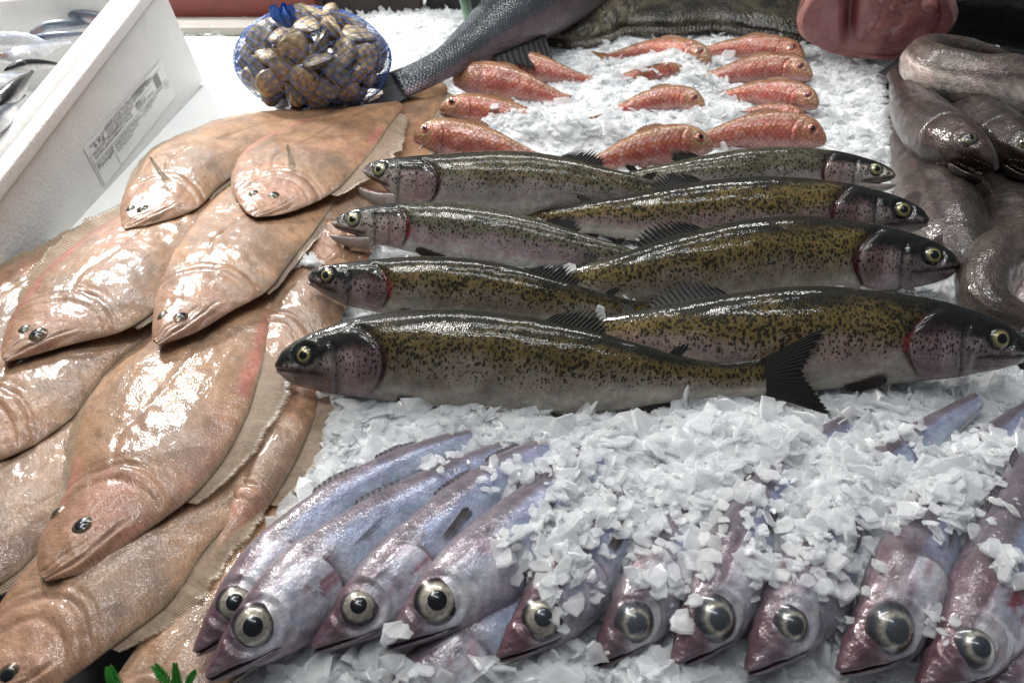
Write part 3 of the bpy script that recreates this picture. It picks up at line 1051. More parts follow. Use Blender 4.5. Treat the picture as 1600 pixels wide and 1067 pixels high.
trout('pale speckled trout below the red mullets, gaping snout at right',
      [(1398, 275, .034), (1300, 266, .034), (1200, 268, .032), (1100, 276, .029), (1000, 284, .025), (900, 292, .02)],
      -1, 56, ds=0.72, pale=0.85, open_=0.45, seed=5, ws=.95, tail=False, dorsal_s=(.6, .68), pelvic=False, eye_r=.018)
trout('golden olive trout with pink flank, second right-facing from the back',
      [(1450, 345, .034), (1380, 334, .034), (1280, 328, .033), (1150, 330, .030), (1020, 337, .026), (920, 340, .018), (850, 344, .008), (810, 348, .0)],
      -1, 54, ds=0.78, gold=0.8, pink=.5, seed=6, ws=.95, dorsal_s=(0.52, 0.64), tail_len=.09, tail_spread=.05, pelvic=False, eye_r=.019)
trout('olive trout with open gill flap and yellow eye, snout right above the largest right-facing one',
      [(1497, 415, .036), (1420, 406, .036), (1300, 400, .034), (1150, 410, .031), (1050, 424, .027), (950, 438, .018), (880, 442, .006), (820, 444, -.008)],
      -1, 54, ds=0.90, gold=0.6, seed=7, gill=1.6, dorsal_s=(0.55, 0.7), tail=False, pelvic=False, eye_r=.019)
trout('largest right-facing trout, lilac flank, its snout cut by the right frame edge',
      [(1608, 548, .034), (1500, 532, .036), (1400, 526, .036), (1250, 526, .034), (1120, 528, .030), (1010, 524, .020), (930, 522, .006), (870, 524, -.008)],
      -1, 54, ds=0.99, gold=0.6, pink=.4, blood=.6, seed=8, dorsal_s=(0.60, 0.76), tail=False, open_=.15, eye_r=.018, HS=1.25)


# ------------------------------------------------------------------ blue whiting
def whiting(label, spine, roll=40, ds=1.0, ws=1.0, eye_r=0.034, cloudy=0.0, blood=0.3, seed=1, pect=True, headless=False, maroon=0.6, side=1, L=None):
    f = Fish(spine, side, roll, 'whiting', ds * .94, ws * .92)
    HS = (L or 0.30) / f.L          # spines that end under the ice are shorter than the fish: keep the head's real size
    f.k = np.array(f.k) * HS
    f.kt, f.kb, f.kw = f.kt * HS, f.kb * HS, f.kw * HS
    if f.k[-1] < 1:
        f.k[-1] = 1.0
    root = empty('blue_whiting', f.C[60] * np.array([1, 1, 0]))
    tag(root, label, 'fish', 'blue whiting lined up along the front of the ice')
    es, ey = 0.088 * HS, 0.013 * HS * ds

    def edge(y):
        return HS * 0.225 - 5.0 / HS * (y + 0.012 * HS)**2

    def disp(s, y, phi):
        up = np.abs(np.cos(phi))
        s = s / HS
        y = y / HS
        rr = np.hypot(s - 0.088, y - 0.013 * ds)
        d = -0.004 * gauss(rr - 0.036, 0.004) * up + 0.004 * gauss(rr - 0.043, 0.005) * up
        ml = -0.006 - 0.34 * s
        d = d - 0.0045 * gauss(y - ml, 0.0026) * (1 - sstep(0.085, 0.105, s)) * up
        d = d + 0.003 * gauss(y - ml - 0.007, 0.0045) * (1 - sstep(0.09, 0.11, s)) * up
        d = d - 0.003 * gauss(s - (0.145 - 3 * (y + .01)**2), 0.0045) * (y < 0.03) * up
        d = d - 0.006 * gauss(s - 0.225 + 5 * (y + 0.012)**2 - 0.010, 0.008) * sstep(-0.95, -0.6, np.sin(phi)) * (1 - sstep(0.6, 0.9, np.sin(phi)))
        d = d + 0.004 * (fbm(np.stack([s * 28, y * 40, phi * 0 + seed], -1), seed * 5) - 0.5)
        d = d + 0.0025 * (fbm(np.stack([s * 90, y * 90, phi * 0 + seed], -1), seed * 3) - 0.5) * (1 - sstep(.2, .26, s))
        return d * HS

    f.disp = disp

    def col(S, PH, Y):
        s = S / HS
        Y = Y / HS
        sn = np.sin(PH)
        nz = fbm(np.stack([s * 16, PH * 2.5, 0 * S + seed], -1), seed) - 0.5
        n2 = fbm(np.stack([s * 45, PH * 5, 0 * S + seed], -1), seed + 9) - 0.5
        h = sn + 0.3 * nz
        c = mixc((0.60, 0.63, 0.67), (0.42, 0.48, 0.59), sstep(-0.7, -0.2, h))
        c = mixc(c, (0.29, 0.32, 0.44), sstep(0.12, 0.4, h))
        c = mixc(c, (0.15, 0.125, 0.145), sstep(0.48, 0.8, h))
        hd = 1 - sstep(0.20, 0.27, s + 0.05 * nz)
        hc = mixc((0.62, 0.60, 0.62), (0.46, 0.44, 0.50), sstep(-.3, .2, nz))
        mar = np.array([0.095, 0.046, 0.056])
        pk = np.array([0.27, 0.165, 0.185])
        hc = mixc(hc, pk, sstep(0.05, 0.3, n2 + 0.6 * nz) * 0.6 * maroon)
        hc = mixc(hc, mar, sstep(0.38, 0.78, sn + 0.7 * nz) * (.5 + .4 * maroon))
        hc = mixc(hc, mar * 1.1, (1 - sstep(0.045, 0.10, s - 0.6 * Y)) * (0.72 + .25 * maroon) * sstep(-.95, -.5, sn))
        hc = mixc(hc, (0.34, 0.22, 0.26), (1 - sstep(-0.85, -0.6, sn)) * 0.7)
        hc = mixc(hc, (0.03, 0.012, 0.016), gauss(Y + 0.006 + 0.34 * s, 0.003) * (1 - sstep(.085, .105, s)) * .8)
        n4 = fbm(np.stack([s * 70, PH * 7, 0 * S + seed], -1), seed + 19)
        hc = mixc(hc, (0.22, 0.025, 0.03), np.clip(gauss(s - 0.20 + .06 * nz, 0.018) * sstep(0.54, 0.66, n4) * sstep(-.5, -.1, sn) * (1 - sstep(.35, .7, sn)) * 1.6 * blood, 0, .8))
        c = mixc(c, hc, hd)
        e = s - (0.225 - 5.0 * (Y + 0.012)**2)
        slit = sstep(-0.002, 0.004, e) * (1 - sstep(0.006, 0.018, e)) * sstep(-0.98, -0.7, sn) * (1 - sstep(0.3, 0.6, sn))
        c = mixc(c, (0.10, 0.06, 0.075), slit * 0.8)
        return np.concatenate([c, np.ones(S.shape + (1,))], -1)

    build_body(f, root, M['whiting'], col, nh=84, nb=60, k=72, head=min(0.30 * HS, 0.8))
    if not headless:
        build_patch(f, root, 'gill_cover', M['whiting'], 0.13 * HS, edge, -1.2, 0.70, 0.006 * HS, lambda S, PH, Y: col(np.minimum(S, 0.19 * HS), PH, Y) * np.array([1.0, 1.02, 1.06, 1]))
        ir = np.array([0.40, 0.36, 0.29]) * (0.75 + 0.4 * float(_hash(np.array(seed), np.array(3), np.array(5), 9)))
        rings = [(0, ir), (0.46, ir * 1.25), (0.6, ir), (0.70, ir * 1.2 + 0.03), (0.76, ir * .6), (0.82, (0.05, 0.04, 0.04)), (0.92, (0.02, 0.015, 0.02)), (0.97, (0.16, 0.12, 0.14)), (1, (0.10, 0.07, 0.08))]
        if cloudy > 0.4:
            rings = [(0, (.2, .22, .24)), (.44, (.05, .06, .075)), (.50, (.30, .29, .25)), (.58, (.44, .42, .35)), (.64, (.30, .27, .21)), (.70, (.09, .10, .11)), (.88, (.035, .04, .05)), (.96, (.10, .08, .09)), (1, (.14, .11, .12))]
        build_eye(f, root, es, ey, eye_r * HS, rings, mixc((0.006, 0.007, 0.010), (0.10, 0.12, 0.14), np.array(cloudy)), bulge=0.6, pr=0.43, lift=-0.12 * eye_r * HS)
        build_jaw(f, root, M['whiting'], col, (0.13 * HS, -0.046 * ds * HS), (-0.003 * HS, -0.007 * HS), 0.043 * ws * HS, 0.013 * ws * HS, 0.013 * HS, bend=-0.003 * HS)
        if pect:
            side_fin(f, root, 'pectoral_fin', 0.245 * HS, -0.05, 0.11 * HS, 4, 0.45, (0.30, 0.27, 0.27), (0.22, 0.19, 0.19), seed=seed + 2, lift=0.14, rays=9)
    for k, s0 in enumerate((0.33, 0.47)):
        if (s0 + .1) * HS < 0.95:
            edge_fin(f, root, 'dorsal_fin', s0 * HS, (s0 + 0.1) * HS, np.array([.006, .008, .006, .003]) * HS, 2.6, (0.17, 0.15, 0.17), (0.14, 0.12, 0.14), rays=8, seed=seed + k, lean=-1.6)
    return f


whiting('leftmost blue whiting, long bare back, against the flatfish',
        [(304, 1018, .024), (362, 955, .026), (432, 880, .024), (520, 803, .022), (620, 742, .018), (700, 706, .010), (760, 688, .0)], 42, L=.30, seed=1, blood=.1, ds=.92, eye_r=.033)
whiting('second blue whiting from the left, red blood streak on its gill cover',
        [(322, 1058, .026), (402, 985, .030), (485, 908, .028), (570, 846, .024), (660, 790, .020), (760, 735, .008), (830, 702, -.004)], 38, L=.33, seed=2, blood=.9, eye_r=.034)
whiting('third blue whiting from the left, maroon snout over a clear ice lump',
        [(488, 1012, .026), (560, 955, .028), (645, 878, .026), (725, 803, .022), (805, 742, .014), (885, 698, .0)], 40, L=.31, seed=3, blood=.5, eye_r=.032)
whiting('fourth blue whiting from the left, clean silver cheek and big black pupil',
        [(602, 1006, .028), (690, 938, .030), (772, 868, .027), (852, 800, .020), (932, 742, .010), (1000, 705, -.004)], 40, L=.34, seed=4, blood=.15, maroon=.35, eye_r=.034)
whiting('fifth blue whiting from the left, cheek heaped with crushed ice',
        [(778, 1026, .026), (850, 958, .027), (912, 880, .024), (962, 818, .016), (1020, 765, .0)], 44, L=.30, seed=5, cloudy=.3, blood=.2, eye_r=.036, maroon=.9)
whiting('blue whiting with grey clouded pupil, lips buried in ice, sixth from left',
        [(926, 1036, .022), (986, 968, .024), (1042, 880, .020), (1092, 805, .010), (1140, 750, -.004)], 46, L=.30, seed=6, cloudy=.95, blood=.2, eye_r=.037, ds=.95)
whiting('seventh blue whiting from the left, eye dull blue, brown bare nape',
        [(1052, 1036, .026), (1112, 955, .028), (1152, 870, .026), (1190, 800, .018), (1250, 732, .008), (1320, 676, .004), (1370, 648, 0)], 46, L=.32, seed=7, cloudy=.7, blood=.4, eye_r=.037)
whiting('eighth blue whiting from the left, small eye and bright silver cheek',
        [(1168, 1046, .024), (1228, 968, .026), (1278, 888, .024), (1316, 820, .014), (1378, 738, .012), (1450, 682, .014), (1525, 628, .012)], 44, L=.33, seed=8, cloudy=.55, maroon=.4, eye_r=.030)
whiting('ninth blue whiting from the left, largest clouded bulging eye',
        [(1312, 1046, .028), (1382, 975, .031), (1425, 888, .029), (1462, 818, .022), (1510, 740, .010), (1570, 675, .004), (1610, 640, 0)], 44, L=.34, seed=9, cloudy=.75, blood=.4, eye_r=.039, maroon=.8)
whiting('rightmost blue whiting, body leaving the frame at right, torn red gill',
        [(1436, 1068, .028), (1502, 1012, .031), (1548, 920, .031), (1584, 830, .030), (1622, 740, .028), (1662, 660, .02)], 44, L=.34, seed=10, cloudy=.5, blood=1.0, eye_r=.031, maroon=.9)
whiting('blue back of a buried whiting showing through ice below the fourth one',
        [(560, 1130, .0), (640, 1080, .005), (720, 1030, .008), (800, 975, .006), (880, 910, .0)], 40, L=.30, seed=11, headless=True, pect=False)
whiting('buried whiting flank at the lower right corner under the rightmost one',
        [(1500, 1160, .0), (1560, 1090, .006), (1620, 1010, .008), (1680, 930, .004)], 40, L=.30, seed=12, headless=True, pect=False)


# ------------------------------------------------------------------ red mullet
def mullet(label, spine, side, roll=52, ds=1.0, ws=1.0, seed=1, tan=0.0, deep=0.0, tail=True, eye=True, L=None, fins=True, eye_dark=(0.008, 0.006, 0.006)):
    f = Fish(spine, side, roll, 'mullet', ds * 1.08, ws * 1.05)
    f.C = f.C - np.array([0, 0, .003])
    HS = (L or f.L) / f.L
    f.k = np.array(f.k) * HS
    f.kt, f.kb, f.kw = f.kt * HS, f.kb * HS, f.kw * HS
    if f.k[-1] < 1:
        f.k[-1] = 1.0
    root = empty('red_mullet', f.C[120] * np.array([1, 1, 0]))
    tag(root, label, 'red mullet', 'red mullets bedded in ice')

    def disp(s, y, phi):
        s, y = s / HS, y / HS
        up = np.abs(np.cos(phi))
        d = -0.006 * gauss(s - (0.245 - 3.0 * (y + .01)**2), 0.008) * sstep(-.9, -.5, np.sin(phi)) * (1 - sstep(.5, .9, np.sin(phi)))
        d = d - 0.005 * gauss(y + 0.025 + 0.1 * s, 0.005) * (1 - sstep(.07, .09, s)) * up
        rr = np.hypot(s - 0.115, y - 0.045 * ds)
        d = d + 0.005 * gauss(rr - 0.043, 0.008) * up
        d = d + 0.006 * (fbm(np.stack([s * 22, y * 30, phi * 0 + seed], -1), seed * 5) - 0.5)
        return d * HS

    f.disp = disp

    def col(S, PH, Y):
        s, Y = S / HS, Y / HS
        sn = np.sin(PH)
        nz = fbm(np.stack([s * 9, PH * 2, 0 * S + seed], -1), seed) - 0.5
        n2 = fbm(np.stack([s * 25, PH * 4, 0 * S + seed], -1), seed + 4) - 0.5
        hv = float(_hash(np.array(seed), np.array(2), np.array(4), 5))
        red = mixc((0.44, 0.13, 0.105), (0.38, 0.075, 0.07), np.array(min(1.0, deep + .35 * hv))) * (.85 + .3 * hv)
        c = mixc((0.48, 0.24, 0.21), red, sstep(-0.8, -0.25, sn + .4 * nz))
        c = mixc(c, (0.30, 0.15, 0.07), sstep(0.25, 0.75, sn + 0.4 * nz))
        c = mixc(c, (0.48, 0.20, 0.05), gauss(sn - 0.15 + .2 * nz, 0.09) * 0.5)
        c = mixc(c, (0.58, 0.33, 0.28), sstep(0.0, 0.22, n2) * 0.6)
        hd = 1 - sstep(0.12, 0.24, s)
        hc = mixc((0.46, 0.20, 0.13), (0.42, 0.26, 0.14), sstep(-.2, .3, nz))
        hc = mixc(hc, (0.44, 0.31, 0.20), np.array(tan) * sstep(-.3, .4, sn))
        hc = mixc(hc, (0.5, 0.28, 0.26), (1 - sstep(-.7, -.3, sn)))
        c = mixc(c, hc, hd)
        c = mixc(c, (0.20, 0.05, 0.04), gauss(s - (0.245 - 3.0 * (Y + .01)**2), 0.008) * 0.55 * sstep(-.9, -.5, sn) * (1 - sstep(.5, .9, sn)))
        return np.concatenate([c, np.ones(S.shape + (1,))], -1)

    build_body(f, root, M['mullet'], col, nh=46, nb=54, k=48, head=0.3)
    if eye:
        rings = [(0, (0.35, 0.10, 0.07)), (0.5, (0.45, 0.12, 0.08)), (0.72, (0.50, 0.20, 0.14)), (0.86, (0.25, 0.06, 0.045)), (1, (0.34, 0.14, 0.10))]
        build_eye(f, root, 0.115 * HS, 0.045 * ds * HS, 0.040 * HS, rings, eye_dark, bulge=0.4, pr=0.45)
        build_patch(f, root, 'gill_cover', M['mullet'], 0.15 * HS, lambda y: HS * 0.245 - 3.0 / HS * (y + .01 * HS)**2, -1.15, 0.75, 0.006 * HS, lambda S, PH, Y: col(np.minimum(S, .22 * HS), PH, Y), na=14, nb=18)
        build_jaw(f, root, M['mullet'], col, (0.085 * HS, -0.045 * ds * HS), (0.0, -0.016 * HS), 0.038 * ws * HS, 0.02 * ws * HS, 0.018 * HS, n=14, k=16, bend=-.008 * HS)
    if tail:
        tail_fin(f, root, (0.45, 0.16, 0.06), (0.55, 0.28, 0.08), 0.16, 0.10, 0.6, seed=seed, rays=12)
    if fins:
        edge_fin(f, root, 'dorsal_fin', 0.32, 0.5, [.02, .03, .022, .012], 2.2, (0.36, 0.14, 0.06), (0.42, 0.22, 0.10), rays=8, seed=seed, lean=-0.7)
        side_fin(f, root, 'pectoral_fin', 0.27 * HS, -0.45, 0.17 * HS, -6, 0.5, (0.5, 0.17, 0.07), (0.5, 0.25, 0.12), rays=8, seed=seed + 2, lift=0.08)
    return f


mullet('red mullet at the left edge of the ice, lowest of the left-facing ones',
       [(646, 208, .020), (690, 212, .022), (750, 222, .020), (810, 238, .016), (862, 252, .010)], 1, 54, seed=1, tail=False, ds=.98, deep=.2)
mullet('left-facing red mullet with ice over its flank and yellow tail exposed',
       [(686, 166, .018), (730, 168, .020), (790, 178, .016), (850, 190, .012), (905, 194, .012)], 1, 54, seed=2, ds=.82, tan=.3)
mullet('blunt-headed red mullet, thick and bent, in front of the rear left one',
       [(706, 122, .022), (745, 122, .024), (800, 130, .020), (850, 143, .014), (890, 156, .008)], 1, 50, seed=3, ds=1.12, ws=1.1, tail=False, deep=.1, eye=False)
mullet('rearmost left-facing red mullet, its head behind the blunt-headed one',
       [(745, 98, .016), (790, 96, .018), (840, 104, .016), (890, 116, .012), (925, 124, .008)], 1, 50, seed=4, ds=.95, tail=False, eye=False)
mullet('red mullet in front centre of the ice, tan nose and dark round eye at right',
       [(1116, 226, .022), (1060, 222, .024), (1000, 232, .020), (940, 250, .014), (900, 262, .008)], -1, 54, seed=5, tan=.8, deep=.5, tail=False, ds=1.0)
mullet('large scaly red mullet at right, just above the pale speckled trout',
       [(1292, 218, .022), (1240, 204, .024), (1180, 202, .022), (1120, 212, .016), (1070, 222, .010)], -1, 54, seed=6, tail=False, ds=1.0)
mullet('thin strip of red mullet back behind the large scaly one',
       [(1262, 184, .014), (1220, 172, .015), (1180, 172, .012), (1140, 180, .006)], -1, 54, seed=7, tail=False, ds=.8, fins=False)
mullet('dusky brown-headed red mullet with cloudy eye, third down the right column',
       [(1280, 162, .022), (1240, 148, .022), (1190, 142, .018), (1140, 146, .010), (1110, 150, .004)], -1, 54, seed=8, tan=.5, deep=.1, tail=False, ds=.95, eye_dark=(.12, .05, .07))
mullet('golden-backed red mullet with tan snout, second down the right column',
       [(1271, 116, .022), (1225, 106, .022), (1170, 108, .018), (1115, 118, .010), (1080, 124, .004)], -1, 54, seed=9, tan=.9, tail=False, ds=.92)
mullet('topmost right red mullet, plain orange-red back',
       [(1258, 88, .020), (1215, 76, .020), (1160, 74, .018), (1100, 78, .014), (1075, 80, .012)], -1, 54, seed=10, tail=False, ds=.85)
mullet('top centre red mullet, yellowish face against the topmost right one',
       [(1112, 92, .020), (1070, 80, .020), (1020, 76, .016), (975, 82, .010), (950, 88, .008)], -1, 54, seed=11, tan=.8, ds=.88)
mullet('small red mullet half buried in ice at the centre, yellow-tipped nose',
       [(1102, 164, .016), (1065, 152, .018), (1015, 156, .014), (970, 168, .006), (940, 174, .0)], -1, 54, seed=12, tan=.7, ds=.9, tail=False)
mullet('sliver of red mullet tail end poking out of ice above the buried one',
       [(1070, 106, .008), (1030, 112, .012), (990, 120, .010), (950, 128, .006), (915, 136, .002)], -1, 54, seed=13, ds=.62, tail=False, eye=False, fins=False)


# ------------------------------------------------------------------ flatfish
class Flat(Fish):
    """a flat body between two outlines; phi = pi/2 is the outline given first (the back fin side)"""

    def __init__(self, left, right, thick, n=240):
        Lw, _ = resample([P(*p) for p in left], n)
        Rw, _ = resample([P(*p) for p in right], n)
        self.C = (Lw + Rw) / 2
        self.D = (Lw - Rw) / 2
        self.L = float(np.linalg.norm(np.diff(self.C, axis=0), axis=1).sum())
        self.T = norm(np.gradient(self.C, axis=0))
        Dn = norm(self.D)
        N = np.cross(self.T, Dn)
        self.N = norm(N * np.sign(N[:, 2:3]))
        self.hw = np.linalg.norm(self.D, axis=1)
        self.thick = thick * 0.68
        self.disp = lambda s, y, phi: 0 * s
        self.ew, self.ed = 1.25, 1.0

    def top(self, s):
        return 1.0 + 0 * s

    bot = top

    def wid(self, s):
        return self.thick * curve1([0, .03, .08, .16, .3, .5, .75, 1], [.12, .4, .66, .88, 1.0, .95, .7, .35], s)

    def texco(self, s, phi):
        hw = np.interp(s, np.linspace(0, 1, 240), self.hw)
        return np.stack([s * self.L + self.seed * 0.731, np.sin(phi) * hw, np.sign(np.cos(phi)) * 0.05 + 0 * s], -1)

    def yof(self, s, phi):
        return np.sin(phi)

    def pos(self, s, phi, off=0.0):
        s, phi = np.broadcast_arrays(np.asarray(s, float), np.asarray(phi, float))
        cs = np.cos(phi)
        w = self.wid(s)
        z = np.where(cs > 0, 1.0, 0.45) * w * np.sign(cs) * np.abs(cs)**self.ew
        z = z + (self.disp(s, np.sin(phi), phi) + off) * np.where(cs > 0, np.abs(cs)**0.6, 0)
        return self.loc(s, np.sin(phi), z)


def flatfish(label, left, right, thick=0.013, eyes=None, seed=1, fin_l=0.016, fin_r=0.016, tone=(0, 0), mouth=True, rays=70,
             fin_range=(0.10, 0.95), pect=None, gill_s=0.25, red=0.5, mouth_side=-1):
    f = Flat(left, right, thick)
    FISH_N[0] += 1
    f.seed = FISH_N[0]
    root = empty('flatfish', f.C[120] * np.array([1, 1, 0]))
    tag(root, label, 'flatfish', 'flatfish shingled over the left of the counter')
    hwm = f.hw.max()
    hw = lambda s: np.interp(s, np.linspace(0, 1, 240), f.hw)

    def xy(s, q):
        return s * f.L, q * hw(s)

    # the belly and gill chamber bulge, the lateral line, the gill arc, the jaw line
    gx_, gy_ = gill_s * f.L, mouth_side * 0.18 * hwm

    def disp(s, q, phi):
        x, y = xy(s, q)
        d = 0.0040 * gauss(np.hypot((x - gill_s * 1.35 * f.L) / 1.3, y - mouth_side * 0.42 * hwm), 0.022)
        arc = np.hypot(x - gill_s * 0.45 * f.L, y - gy_) - gill_s * 0.62 * f.L
        wob = arc + .003 * (fbm(np.stack([x * 60, y * 60, 0 * s], -1), seed + 6) - .5)
        on = sstep(gill_s * .42 * f.L, gill_s * .62 * f.L, x)
        d = d - 0.0020 * gauss(wob, 0.0016) * on + 0.0012 * gauss(wob + 0.006, 0.004) * on - 0.0010 * gauss(wob + .012, .0012) * on - 0.0008 * gauss(wob - .006, .001) * on
        ll = y - 0.05 * hwm - mouth_side * -0.22 * hwm * gauss(s - gill_s * 1.35, 0.06)
        d = d - 0.0009 * gauss(ll, 0.0016) * sstep(gill_s, gill_s * 1.2, s)
        if mouth:
            m = q - mouth_side * (0.62 + 0.1 * s / gill_s)
            hd = (1 - sstep(gill_s * .50, gill_s * .72, s))
            mm = m * hw(s)
            d = d - 0.0016 * gauss(mm, 0.0010) * hd + 0.0014 * gauss(mm - mouth_side * .0030, 0.0017) * hd
            for off_ in (-.0035, -.0065, .0062):
                d = d - 0.0008 * gauss(mm - mouth_side * off_ + .0012 * np.sin(x * 260), 0.0009) * (1 - sstep(gill_s * .35, gill_s * .6, s))
        d = d + 0.0045 * (fbm(np.stack([x * 24, y * 24, 0 * s + seed], -1), seed) - 0.5) + 0.0016 * (fbm(np.stack([x * 110, y * 110, 0 * s + seed], -1), seed + 3) - 0.5)
        return d

    f.disp = disp
    base = np.array([0.36, 0.205, 0.112]) * (1 + tone[0])
    base = mixc(base, (0.33, 0.20, 0.13), np.array(tone[1]))

    def col(S, PH, Y):
        x, y = xy(S, np.sin(PH))
        q = np.sin(PH)
        n1 = fbm(np.stack([x * 16, y * 16, 0 * S + seed], -1), seed) - 0.5
        n2 = fbm(np.stack([x * 40, y * 40, 0 * S + seed], -1), seed + 5) - 0.5
        c = mixc(base, base * np.array([0.72, 0.68, 0.66]), sstep(0.0, 0.22, n1))
        c = mixc(c, base * np.array([1.12, 1.1, 1.1]), sstep(0.0, 0.22, -n1) * .8)
        c = mixc(c, (0.20, 0.14, 0.10), sstep(0.05, 0.25, n2) * 0.55)
        n5 = fbm(np.stack([x * 95, y * 95, 0 * S + seed], -1), seed + 8) - .5
        c = mixc(c, (0.17, 0.105, 0.065), sstep(0.08, 0.28, n5) * 0.5)
        c = mixc(c, (0.48, 0.22, 0.17), sstep(0.12, 0.3, fbm(np.stack([x * 22, y * 22, 0 * S + seed + 7], -1), seed + 2) - .5) * .45 * red)
        # blood-flushed rim under the fins
        rim = sstep(0.72, 0.92, np.abs(q) + 0.25 * n1) * (1 - sstep(.95, 1.0, np.abs(q)))
        c = mixc(c, (0.48, 0.18, 0.14), rim * red * .75 * sstep(-.03, .2, n1 + .5 * n2))
        c = mixc(c, (0.36, 0.27, 0.18), sstep(.94, 1.0, np.abs(q)))
        # dark band along the rows of fin supports
        c = mixc(c, (0.22, 0.14, 0.09), gauss(np.abs(q) - 0.66, 0.05) * 0.25 * sstep(gill_s, gill_s * 1.5, S))
        # lateral line
        ll = y - 0.05 * hwm - mouth_side * -0.22 * hwm * gauss(S - gill_s * 1.35, 0.06)
        c = mixc(c, (0.20, 0.12, 0.07), gauss(ll, 0.0013) * 0.5 * sstep(gill_s, gill_s * 1.2, S))
        hd = 1 - sstep(gill_s * .7, gill_s * 1.1, S)
        c = mixc(c, (0.34, 0.18, 0.115), hd * 0.5)
        arc = np.hypot(x - gill_s * 0.45 * f.L, y - gy_) - gill_s * 0.62 * f.L
        c = mixc(c, (0.24, 0.12, 0.085), gauss(arc, 0.0018) * 0.45 * sstep(gill_s * .42 * f.L, gill_s * .62 * f.L, x))
        c = mixc(c, (0.20, 0.15, 0.12), gauss(np.hypot((x - gill_s * 1.5 * f.L) / 1.2, y - mouth_side * 0.4 * hwm) + .012 * n1, 0.02) * 0.6)
        c = mixc(c, (0.52, 0.24, 0.19), gauss(np.hypot(x - gill_s * .75 * f.L, y - mouth_side * .1 * hwm) + .02 * n1, .012) * .35 * red)
        if mouth:
            m = (q - mouth_side * (0.62 + 0.1 * S / gill_s)) * hw(S)
            c = mixc(c, (0.14, 0.07, 0.045), gauss(m, 0.0009) * (1 - sstep(gill_s * .5, gill_s * .72, S)) * 0.75)
        return np.concatenate([c, np.ones(S.shape + (1,))], -1)

    s = np.r_[np.linspace(0, 1, 70)**1.25 * 0.4, np.linspace(0.4, 1, 70)[1:]]
    ph = np.r_[np.linspace(-PI / 2, PI / 2, 91), np.linspace(PI / 2, 1.5 * PI, 16)[1:-1]]
    k = len(ph)
    S, PH = np.meshgrid(s, ph, indexing='ij')
    V = f.pos(S, PH)
    c = col(S, PH, 0)
    tex = f.texco(S, PH)
    m = len(s)
    Vf = np.concatenate([V.reshape(-1, 3), V[0].mean(0)[None], V[-1].mean(0)[None]])
    cf = np.concatenate([c.reshape(-1, 4), c[0].mean(0)[None], c[-1].mean(0)[None]])
    tf = np.concatenate([tex.reshape(-1, 3), tex[0].mean(0)[None], tex[-1].mean(0)[None]])
    j = np.arange(k)
    F = gridf(m, k, True)
    mobj('body', Vf, [F, np.stack([np.full(k, m * k), (j + 1) % k, j], 1), np.stack([np.full(k, m * k + 1), (m - 1) * k + j, (m - 1) * k + (j + 1) % k], 1)],
         M['flat'], root, dict(col=cf, tex=tf))
    note_solid(Vf, F)
    # fringing fins
    for q, wfin, nm in ((1, fin_l, 'dorsal_fin'), (-1, fin_r, 'anal_fin')):
        if wfin <= 0:
            continue
        ss = np.linspace(fin_range[0] if q > 0 else max(fin_range[0], gill_s), fin_range[1], 40)
        b_ = f.pos(ss, np.full(40, q * PI / 2 * 0.985))
        out = norm(f.fr(f.D, ss)) * q
        t = f.fr(f.T, ss)
        wv = wfin * np.sin(np.linspace(0.12, PI * 0.92, 40))**0.6 * (0.85 + 0.3 * fbm(np.stack([ss * 25, 0 * ss, 0 * ss + seed], -1), seed + q))
        dz = -0.0035 + 0.004 * (fbm(np.stack([ss * 30, 0 * ss, 0 * ss], -1), seed + 2 + q) - .5)
        tp = b_ + (out * 0.86 + t * 0.5) * wv[:, None] * 1.25 + ZV * dz[:, None]
        build_fin(root, nm, b_ - out * 0.004, tp, int(rays * 1.5), np.repeat(ZV[None], 40, 0), (0.62, 0.44, 0.30), (0.60, 0.47, 0.33), jag=0.14, ridge=0.00028, per=4, nl=6, seed=seed + q, mat=M['fringe'])
    if eyes:
        for (u, v, rpx, dk) in eyes:
            # eye position from the photograph, found on the body
            us, vs = project(V[:, :91])
            dd = np.hypot(us - u, vs - v)
            ii = np.unravel_index(np.argmin(dd), dd.shape)
            pe = V[ii[0], ii[1]]
            r = 1.2 * rpx / ppm(pe) / f.L
            rings = [(0, (0.02, 0.03, 0.04)), (0.5, (0.05, 0.055, 0.05)), (0.62, (0.14, 0.12, 0.05)), (0.74, (0.07, 0.05, 0.03)), (0.86, (0.22, 0.13, 0.085)), (1, (0.36, 0.22, 0.14))]
            build_eye(f, root, float(s[ii[0]]), 0, r, rings, (0.008, 0.012, 0.02) if dk else (0.10, 0.09, 0.07), bulge=0.36, phi=float(ph[ii[1]]), pr=0.52, squash=0.78)
    if pect:
        (u0, v0), (u1, v1), z0, z1 = pect
        a, b2 = P(u0, v0, z0), P(u1, v1, z1)
        d = norm(b2 - a)
        sd = norm(np.cross(d, ZV)) * 0.0035
        build_fin(root, 'pectoral_fin', [a - sd, a, a + sd], [b2 - sd * .2, b2, b2 + sd * .2], 5, np.cross(sd, d) / np.linalg.norm(np.cross(sd, d)),
                  (0.6, 0.48, 0.34), (0.75, 0.68, 0.55), seed=seed, ridge=.0002, curl=.004)
    return f


Zs = lambda pts, z0, z1: [(u, v, z0 + (z1 - z0) * i / (len(pts) - 1)) for i, (u, v) in enumerate(pts)]
